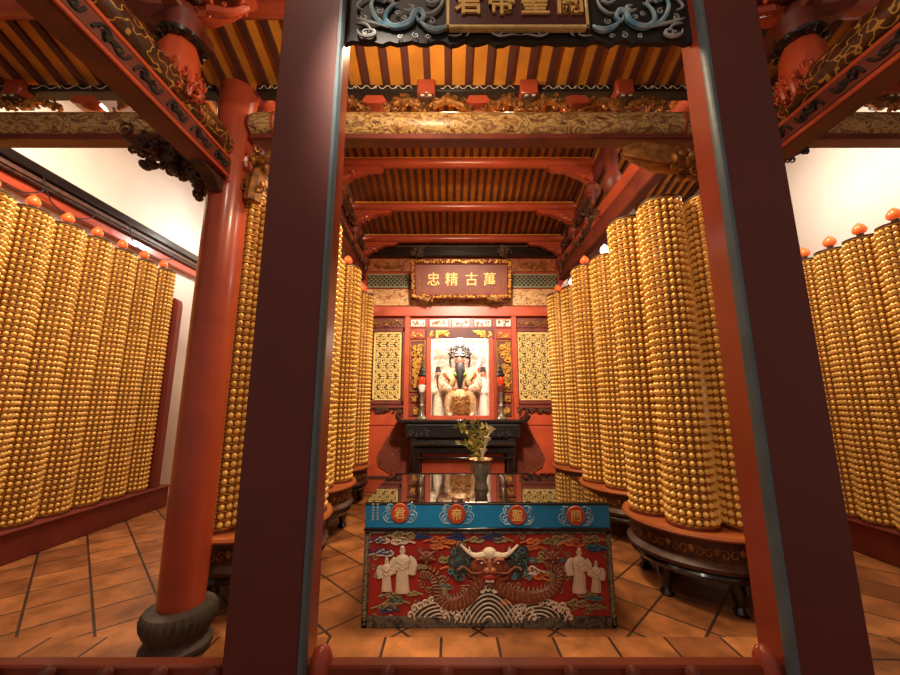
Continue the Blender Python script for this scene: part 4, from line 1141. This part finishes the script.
# clouds and flames
def cloud(mbx, x, y, w, s, dy=.008, th=.0065):
    pts = [(x - s * w, y + w * .1), (x - s * w * .5, y - w * .05), (x - s * w * .2, y + w * .12), (x + s * w * .2, y + w * .1), (x + s * w * .6, y + w * .2), (x + s * w, y + w * .02), (x + s * w * .75, y - w * .25), (x + s * w * .4, y - w * .12), (x + s * w * .1, y - w * .35), (x - s * w * .25, y - w * .15), (x - s * w * .5, y - w * .05)]
    mbx.tube(smooth_path(kp(pts, dy), 4), th, 5)
    for a, b, k in ((.7, -.05, .18), (.15, -.1, .2), (-.15, .0, .14)):
        c = K(x + s * w * a, y + w * b, dy); curl(mbx, c[0], c[2], w * k * Kr, th * .8, c[1], 1, s, 1.1, 10, 5)
CM = {'cream': (cream, 'cloud_relief', 'cream cloud outline'), 'navy': (navy, 'cloud_relief', 'navy cloud'), 'olive': (olive, 'cloud_relief', 'olive cloud outline'), 'orange': (orangep, 'flame_relief', 'orange flame'), 'teal': (teal, 'cloud_relief', 'teal cloud')}
for key, x, y, w, s in (('cream', 190, 245, 36, -1), ('navy', 112, 240, 26, 1), ('navy', 120, 276, 32, 1), ('cream', 118, 242, 30, 1), ('olive', 175, 228, 50, 1), ('cream', 124, 280, 36, 1),
                        ('olive', 150, 405, 34, 1), ('olive', 175, 425, 36, -1), ('teal', 165, 418, 22, 1), ('olive', 130, 440, 36, 1), ('navy', 150, 448, 30, -1), ('olive', 300, 380, 32, 1), ('teal', 318, 378, 18, -1),
                        ('olive', 225, 400, 24, -1), ('orange', 285, 240, 34, 1), ('orange', 300, 260, 30, -1), ('orange', 320, 245, 26, 1), ('navy', 345, 232, 30, 1), ('navy', 250, 230, 24, -1), ('olive', 400, 240, 30, 1), ('olive', 490, 240, 30, -1), ('navy', 450, 232, 36, 1),
                        ('orange', 570, 245, 30, 1), ('orange', 585, 262, 26, -1), ('olive', 620, 245, 32, 1), ('olive', 680, 238, 46, -1), ('orange', 690, 250, 40, 1), ('olive', 765, 238, 36, -1), ('navy', 775, 268, 30, -1), ('teal', 770, 262, 34, -1),
                        ('olive', 740, 402, 30, -1), ('teal', 760, 415, 26, 1), ('olive', 700, 430, 40, 1), ('olive', 770, 440, 30, -1), ('olive', 600, 300, 34, 1), ('cream', 580, 335, 50, -1), ('orange', 600, 350, 46, 1), ('teal', 560, 300, 30, 1),
                        ('orange', 340, 322, 40, 1), ('olive', 330, 300, 34, -1), ('olive', 690, 330, 22, 1), ('teal', 665, 300, 20, -1), ('orange', 400, 385, 24, 1), ('orange', 520, 415, 30, 1), ('orange', 505, 425, 22, -1), ('orange', 560, 425, 22, 1), ('olive', 240, 320, 22, 1)):
    cm = MB(); cloud(cm, x, y, w, s); part(CM[key][1], cm, CM[key][0], t, CM[key][2])
bgc = MB(); r = random.Random(77)
for k in range(150):
    x, y = r.uniform(95, 800), r.uniform(222, 470)
    if 115 < x < 222 and y > 255 and y < 400 or 690 < x < 790 and 262 < y < 400 or (y > 425 and 210 < x < 690) or (380 < x < 515 and y < 380): continue
    c = K(x, y, .004); curl(bgc, c[0], c[2], r.uniform(6, 12) * Kr, .0042, c[1], r.uniform(0, 6), r.choice((1, -1)), 1.2, 10, 4, .02)
part('scroll_ground', bgc, olive, fp, 'thin olive scrolls on the red ground')
# four robed figures
def fig(x, yt, yb, s, lab, lean=0):
    m = MB(); h = (yb - yt)
    z = [(0, .17), (.04, .19), (.25, .155), (.5, .14), (.62, .165), (.76, .185), (.82, .14), (.85, .06), (.87, .05), (.9, .075), (.94, .08), (.97, .06), (1, .03)]
    P = [K(x + lean * a, yb - a * h, .008) for a, b in z]
    m.tube(P, [b * h * Kr * .82 for a, b in z], 14, False, .35)
    m.tube(smooth_path(kp([(x + s * .14 * h, yt + .24 * h), (x + s * .22 * h, yt + .38 * h), (x + s * .05 * h, yt + .46 * h)], .014), 5), [.075 * h * Kr] * 6 + [.06 * h * Kr] * 5, 8, False, .5)
    m.tube(smooth_path(kp([(x - s * .14 * h, yt + .24 * h), (x - s * .24 * h, yt + .32 * h), (x - s * .2 * h, yt + .58 * h)], .01), 5), [.07 * h * Kr] * 6 + [.09 * h * Kr] * 5, 8, False, .5)
    m.ball(K(x + lean, yt + .0 * h, .01), (.05 * h * Kr, .01, .05 * h * Kr), 8, 5)
    for k in range(5): m.tube(smooth_path(kp([(x - .12 * h + .06 * h * k, yt + .55 * h), (x - .14 * h + .07 * h * k, yb - 2)], .02), 4), .0035, 4)
    for k in (.3, .42): m.tube(smooth_path(kp([(x - .1 * h, yt + k * h - 4), (x, yt + k * h + 5), (x + .1 * h, yt + k * h - 4)], .026), 4), .003, 4)
    part('robed_figure_relief', m, cream, t, lab)
fig(141, 296, 392, 1, 'small cream figure at far left'); fig(188, 262, 397, -1, 'tall cream figure at left')
fig(716, 268, 397, 1, 'tall cream figure at right'); fig(766, 305, 395, -1, 'small cream figure at far right')

# vase and bouquet
vx, vy, vz = .275, 3.42, .851
vz1 = W(481, 459.5, vy)[2] - vz
t = thing('flower_vase', (vx, vy, vz), 'dark pewter flower vase with a wide brass rim on the glass top', 'vase')
part('body', MB().lathe([(.06, 0), (.062, .02), (.05, .05), (.055, .09), (.072, .14), (.074, .19), (.06, .23), (.056, vz1 - .01)], (vx, vy, vz), 28), pewter, t)
part('rim_dish', MB().lathe([(.05, -.012), (.1, .0), (.108, .006), (.1, .008), (.05, .002)], (vx, vy, vz + vz1), 28), brass, t, 'wide brass rim')
for s in (-1, 1):
    part('handle', MB().tube(smooth_path([(vx + s * .058, vy, vz + .22), (vx + s * .09, vy, vz + .21), (vx + s * .088, vy, vz + .16), (vx + s * .07, vy, vz + .14)], 5), .008, 6), pewter, t)
bq = thing('flower_bouquet', (vx, vy, vz + vz1), 'yellow green leafy bouquet with pale lilies in the pewter vase', 'flowers')
def leaf(mbx, p, d, ln, w, r):
    d = Vector(d).normalized(); up = Vector((r.uniform(-.4, .4), -1, r.uniform(-.2, .5))); s = d.cross(up).normalized(); nrm = s.cross(d)
    p = Vector(p); vs = []
    for i in range(6):
        t_ = i / 5; c = p + d * ln * t_ + nrm * ln * .18 * t_ * t_; ww = w * sin(pi * (.06 + .9 * t_))
        vs += [c - s * ww, c + nrm * .0 - nrm * ww * .35, c + s * ww, c + nrm * .0015 - nrm * ww * .35]
    fs = []
    for i in range(5):
        for k in range(4): fs.append([i * 4 + k, i * 4 + (k + 1) % 4, i * 4 + 4 + (k + 1) % 4, i * 4 + 4 + k])
    fs += [[0, 1, 2, 3], [20, 21, 22, 23]]
    mbx.add(vs, fs)
stems, lf, ly = MB(), MB(), MB(); r = random.Random(31)
bz = vz + vz1
for k in range(13):
    tgt = W(r.uniform(457, 490), r.uniform(417, 446), vy + r.uniform(-.08, .08))
    P = smooth_path([(vx + r.uniform(-.02, .02), vy, bz - .08), (vx + (tgt[0] - vx) * .35, vy, bz + (tgt[2] - bz) * .5), tgt], 5)
    stems.tube(P, .0035, 5)
    for q in range(9):
        i = r.randint(4, len(P) - 1); p = P[i]
        leaf(lf if r.random() < .5 else ly, p, (r.uniform(-1, 1), r.uniform(-.6, .4), r.uniform(-.4, .9)), r.uniform(.04, .075), r.uniform(.009, .016), r)
part('stems', stems, leafm, bq); part('green_leaves', lf, leafm, bq); part('yellow_leaves', ly, leafy, bq)
for (u, v, rot) in ((492, 428, .5), (483, 450, .1), (487, 438, .25)):
    p = W(u, v, vy - .06)
    m = MB(); M = Matrix.Rotation(rot, 3, 'Y')
    pr = [(.006, -.09), (.01, -.05), (.018, -.02), (.034, .01), (.03, .008), (.004, -.03)]
    q = MB().lathe(pr, (0, 0, 0), 14, 'z', .12, 5)
    m.add([tuple(M @ Vector(a) + Vector(p)) for a in q.v], q.f)
    m.tube([tuple(M @ Vector((0, 0, -.088)) + Vector(p)), (vx, vy, bz - .03)], .004, 5)
    part('lily', m, lily, bq)

# ================================================================== LAMP COLUMNS
def column_meshes(h, r, rows, n):
    d = {}
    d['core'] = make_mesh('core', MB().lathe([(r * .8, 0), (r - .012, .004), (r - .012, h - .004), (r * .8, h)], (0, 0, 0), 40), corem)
    m = MB(); sp = (h - .04) / rows
    for j in range(rows):
        z = .02 + sp * (j + .45)
        for k in range(n):
            a = 2 * pi * (k + .0) / n; ca, sa = cos(a), sin(a)
            w = 2 * pi * r / n * .40; hh = sp * .385
            o = Vector((ca * (r - .012), sa * (r - .012), z)); tx = Vector((-sa, ca, 0)); nn = Vector((ca, sa, 0))
            vs = []
            for (q, dp) in ((1.0, 0), (.86, .5), (.5, .88)):
                for i in range(7):
                    th = 2 * pi * i / 7 + pi / 2
                    vs.append(o + tx * cos(th) * w * q + Vector((0, 0, 1)) * sin(th) * hh * q * (1.08 if sin(th) > .9 else 1) + nn * dp * .03)
            vs.append(o + nn * .031)
            fs = []
            for b in range(2):
                for i in range(7): fs.append([b * 7 + i, b * 7 + (i + 1) % 7, b * 7 + 7 + (i + 1) % 7, b * 7 + 7 + i])
            fs += [[14 + i, 14 + (i + 1) % 7, 21] for i in range(7)]
            m.add(vs, fs)
    d['niches'] = make_mesh('lamp_niches', m, knobm, ang=70)
    m = MB()
    for j in range(rows + 1):
        z = .018 + sp * j
        m.lathe([(r - .013, -.004), (r + .004, -.003), (r + .004, .003), (r - .013, .004)], (0, 0, z), 40)
    d['rings'] = make_mesh('shelf_rings', m, gold)
    d['base'] = make_mesh('base_ring', MB().lathe([(r * .9, -.012), (r + .012, -.012), (r + .012, .012), (r * .9, .018)], (0, 0, 0), 40), redd)
    d['cap'] = make_mesh('top_cap', MB().lathe([(r + .004, -.012), (r + .006, .004), (r * .7, .012), (.03, .016)], (0, 0, h), 40), darkcarve)
    return d
def lamp_meshes(bulb, rr=.062):
    b = make_mesh('bulb', MB().lathe([(.02, .05), (rr * .75, .06), (rr, .085), (rr * .98, .115), (rr * .7, .15), (rr * .3, .172), (.004, .186)], (0, 0, 0), 20), bulb)
    s = make_mesh('socket', MB().lathe([(.012, 0), (.012, .03), (.03, .04), (.034, .052), (.02, .058)], (0, 0, 0), 14), pewter)
    return b, s
RC = .186
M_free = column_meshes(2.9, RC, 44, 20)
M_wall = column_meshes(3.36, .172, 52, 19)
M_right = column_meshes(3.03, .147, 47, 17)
L_or = lamp_meshes(peach); L_wh = lamp_meshes(white_l, .058)
def lamp_column(d, h, x, y, z, lab, grp, lamp=None, rz=0):
    t = thing('lamp_column', (x, y, z), lab, 'lamp column', grp)
    t.rotation_euler = (0, 0, rz)
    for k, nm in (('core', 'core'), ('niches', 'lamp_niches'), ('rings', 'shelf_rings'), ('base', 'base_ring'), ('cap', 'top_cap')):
        o = bpy.data.objects.new(nm, d[k]); COL.objects.link(o); o.parent = t
        if k == 'niches': o['kind'] = 'stuff'
    if lamp:
        b = bpy.data.objects.new('lamp_bulb', lamp[0]); COL.objects.link(b); b.parent = t; b.location = (0, 0, h + .014)
        b['label'] = 'glowing white bulb' if lamp is L_wh else 'orange peach shaped bulb'
        s = bpy.data.objects.new('lamp_socket', lamp[1]); COL.objects.link(s); s.parent = b
    return t
ORD = ['first', 'second', 'third', 'fourth', 'fifth', 'sixth', 'seventh', 'eighth', 'ninth']
for i in range(9):
    y = 5.67 - .378 * i
    lamp_column(M_wall, 3.36, -4.66, y, .33, 'gold lamp column under the dark wall rail, %s from the brown end board' % ORD[i], 'lamp columns along the left wall', L_or)
for i in range(6):
    y = 4.47 - .326 * i
    lamp_column(M_right, 3.03, 4.56, y, .345, 'gold lamp column along the right white wall, %s counted from its far end' % ORD[i], 'lamp columns along the right wall', L_or)
solo('lamp_plinth', MB().box(-4.9, -4.44, 2.3, 6.12, 0, .29, .01).box(-4.9, -4.42, 2.3, 6.14, .29, .318, .006), maroon2, 'long maroon plinth under the lamp columns with the dark wall rail', 'plinth')
solo('lamp_plinth', MB().box(4.4, 4.84, 2.3, 4.75, 0, .305, .01).box(4.38, 4.84, 2.3, 4.77, .305, .333, .006), maroon2, 'maroon plinth under the lamp columns of the right white wall', 'plinth')
pz = 3.3
P = [(-4.9, .32), (-4.48, .32), (-4.48, pz - .12), (-4.5, pz - .04), (-4.56, pz), (-4.9, pz)]
solo('end_board', MB().prism(P, 5.865, 5.97), maroon2, 'brown red board with rounded top closing the end of the left lamp columns', 'board')

def tower(cx, cy, angs, side, mir, pos, lamps):
    t = thing('lamp_pedestal', (cx, cy, 0), 'round carved dark pedestal on short legs, %s' % pos, 'pedestal', 'round pedestals of the lamp towers')
    Rr = .65
    part('top_disc', MB().lathe([(Rr - .03, .545), (Rr, .55), (Rr + .01, .565), (Rr, .585), (Rr - .02, .588)], (cx, cy, 0), 56), disc, t)
    dm = part('drum', MB().lathe([(Rr - .1, .3), (Rr - .035, .305), (Rr - .02, .34), (Rr - .06, .38), (Rr - .05, .5), (Rr - .02, .545)], (cx, cy, 0), 56), darkcarve, t)
    g = MB()
    for k in range(22):
        a = 2 * pi * k / 22; q = MB()
        curl(q, -.05, 0, .045, .006, 0, 0, 1, 1.2, 10, 5); curl(q, .05, 0, .045, .006, 0, pi, -1, 1.2, 10, 5); q.ball((0, 0, .02), (.02, .008, .03), 8, 5)
        rr = Rr - .055
        g.add([(cx + (rr - p[1]) * cos(a) - p[0] * sin(a), cy + (rr - p[1]) * sin(a) + p[0] * cos(a), .44 + p[2]) for p in q.v], q.f)
    part('drum_carving', g, golddk, dm)
    part('lower_ring', MB().lathe([(Rr - .16, .235), (Rr - .06, .24), (Rr - .04, .27), (Rr - .06, .3), (Rr - .16, .305)], (cx, cy, 0), 56), black, t)
    for k in range(6):
        a = 2 * pi * (k + .35) / 6; x, y = cx + .5 * cos(a), cy + .5 * sin(a)
        part('leg', MB().lathe([(.05, 0), (.06, .02), (.035, .06), (.05, .12), (.065, .17), (.05, .24)], (x, y, 0), 16), black, t)
    for k, (a, lm) in enumerate(zip(angs, lamps)):
        a = radians(a)
        x, y = cx + mir * .41 * cos(a), cy + .41 * sin(a)
        lamp_column(M_free, 2.9, x, y, .60, 'gold lamp column on the %s, %s' % (pos, side[k]), 'lamp columns of the towers', lm)
SD_R = ['frontmost towards the table', 'inner side by the nave', 'outer front by the doorpost', 'inner rear side', 'outer side', 'rear']
SD_F = ['front facing', 'inner left facing', 'outer front facing', 'inner rear facing']
SD_L = ['front facing', 'inner right facing', 'outer front facing', 'inner rear facing']
A6 = [-131, 170, -70, 110]
XC = 2.29
tower(XC + .02, 3.62, A6, SD_F, 1, 'near right tower beside the dragon table', [None] * 4)
tower(XC + .06, 4.97, A6, SD_F, 1, 'middle right tower behind the near one', [L_wh, L_or, None, None])
tower(XC + .06, 6.3, A6, SD_F, 1, 'rear right tower next to the altar wall', [L_wh, L_or, None, None])
XLc = 2 * AX - XC
tower(XLc - .02, 3.62, A6, SD_L, -1, 'near left tower behind the red column', [None] * 4)
tower(XLc - .13, 4.97, A6, SD_L, -1, 'middle left tower beside the left doorpost', [L_or, L_or, None, None])
tower(XLc - .22, 6.3, A6, SD_L, -1, 'rear left tower next to the altar wall', [L_or, L_or, None, None])

# wall rail and cables
t = thing('wall_rail', (-4.8, 4.5, 3.7), 'dark moulded rail with red fascia along the left white wall', 'rail')
part('rail_cap', MB().box(XL, -4.70, .6, YB, 4.17, 4.29, .015), black, t)
part('rail_moulding', MB().box(XL, -4.74, .6, YB, 4.05, 4.17, .02).box(XL, -4.72, .6, YB, 4.09, 4.12, .006), darkcarve, t)
part('fascia', MB().box(XL, -4.80, .6, YB, 3.935, 4.05, .006), red, t)
for k, (ya, yb) in enumerate(((3.3, 3.9), (3.85, 4.5), (5.0, 5.9))):
    g = MB(); g.tube(smooth_path([(-4.69, ya, 4.16), (-4.67, ya + .1, 3.92), (-4.66, (ya + yb) / 2, 3.84), (-4.68, yb - .08, 3.95), (-4.69, yb, 4.05)], 6), .007, 6)
    if k == 1: g.tube(smooth_path([(-4.69, 3.9, 4.08), (-4.68, 4.2, 4.02), (-4.69, 4.6, 4.07)], 6), .009, 6)
    solo('electric_cable', g, cable, ('black cable sagging below the rail nearest the doorway', 'pair of black cables on the middle of the wall rail', 'black cable at the far end of the wall rail')[k], 'cable', 'black cables on the wall rail')

# ================================================================== LIGHT
def light(kind, loc, power, col=(1, .78, .52), size=.2, aim=None, angle=90, blend=.6):
    l = bpy.data.lights.new('lamp', kind); l.energy = power; l.color = col
    o = bpy.data.objects.new('light', l); COL.objects.link(o); o.location = loc
    if kind == 'AREA': l.size = size
    else: l.shadow_soft_size = size
    if kind == 'SPOT': l.spot_size = radians(angle); l.spot_blend = blend
    if aim: o.rotation_euler = (Vector(aim) - Vector(loc)).to_track_quat('-Z', 'Y').to_euler()
    return o
warm = (1, .76, .48); wht = (1, .87, .74)
light('SPOT', (AX, 3.15, 4.35), 800, wht, .12, (AX, 7.0, 2.2), 62)                # unseen spot added to light the altar, behind the cross beam
light('AREA', (AX, 3.25, 4.9), 175, warm, .8, (AX, 4.8, 0))                        # unseen light added for the nave, above the beam
light('POINT', (-3.9, 6.3, 4.4), 75, (1, .93, .87), .1)                            # left aisle, behind the column
light('AREA', (-3.2, 3.3, 5.2), 150, (1, .82, .62), .6, (-4.0, 4.2, .2))
light('POINT', (3.85, 3.95, 4.1), 40, (1, .93, .87), .1)                           # right aisle, behind the doorpost
light('AREA', (3.4, 3.3, 5.2), 75, (1, .82, .62), .6, (4.0, 3.6, .2))
light('POINT', (-.2, 1.8, 3.75), 50, warm, .1)                                      # hidden light added to brighten the front roof from below
light('SPOT', (-.3, .75, 3.45), 250, (1, .84, .66), .1, (-.15, 2.97, .45), 36, 1.0)     # unseen spot added to brighten the table front
light('POINT', (-.5, .1, 4.6), 50, (1, .8, .64), .1)                               # porch lamp before the doorway
light('POINT', (sx, 7.12, nz1 - .08), 45, wht, .04)                                # unseen light added to brighten the niche
w = bpy.data.worlds.new('dusk'); SC.world = w; w.use_nodes = True
bg = w.node_tree.nodes['Background']; bg.inputs[0].default_value = (.95, .72, .58, 1); bg.inputs[1].default_value = .26

# ================================================================== CAMERA
cam = bpy.data.cameras.new('camera'); co = bpy.data.objects.new('camera', cam); COL.objects.link(co)
cam.sensor_width = 36; cam.lens = F / 900 * 36; cam.clip_start = .05
co.location = (0, 0, H); co.rotation_euler = (radians(90) + PITCH, 0, 0)
SC.camera = co
vs = SC.view_settings
vs.view_transform = 'Standard'; vs.look = 'None'; vs.gamma = 1; vs.exposure = 0; vs.use_curve_mapping = False
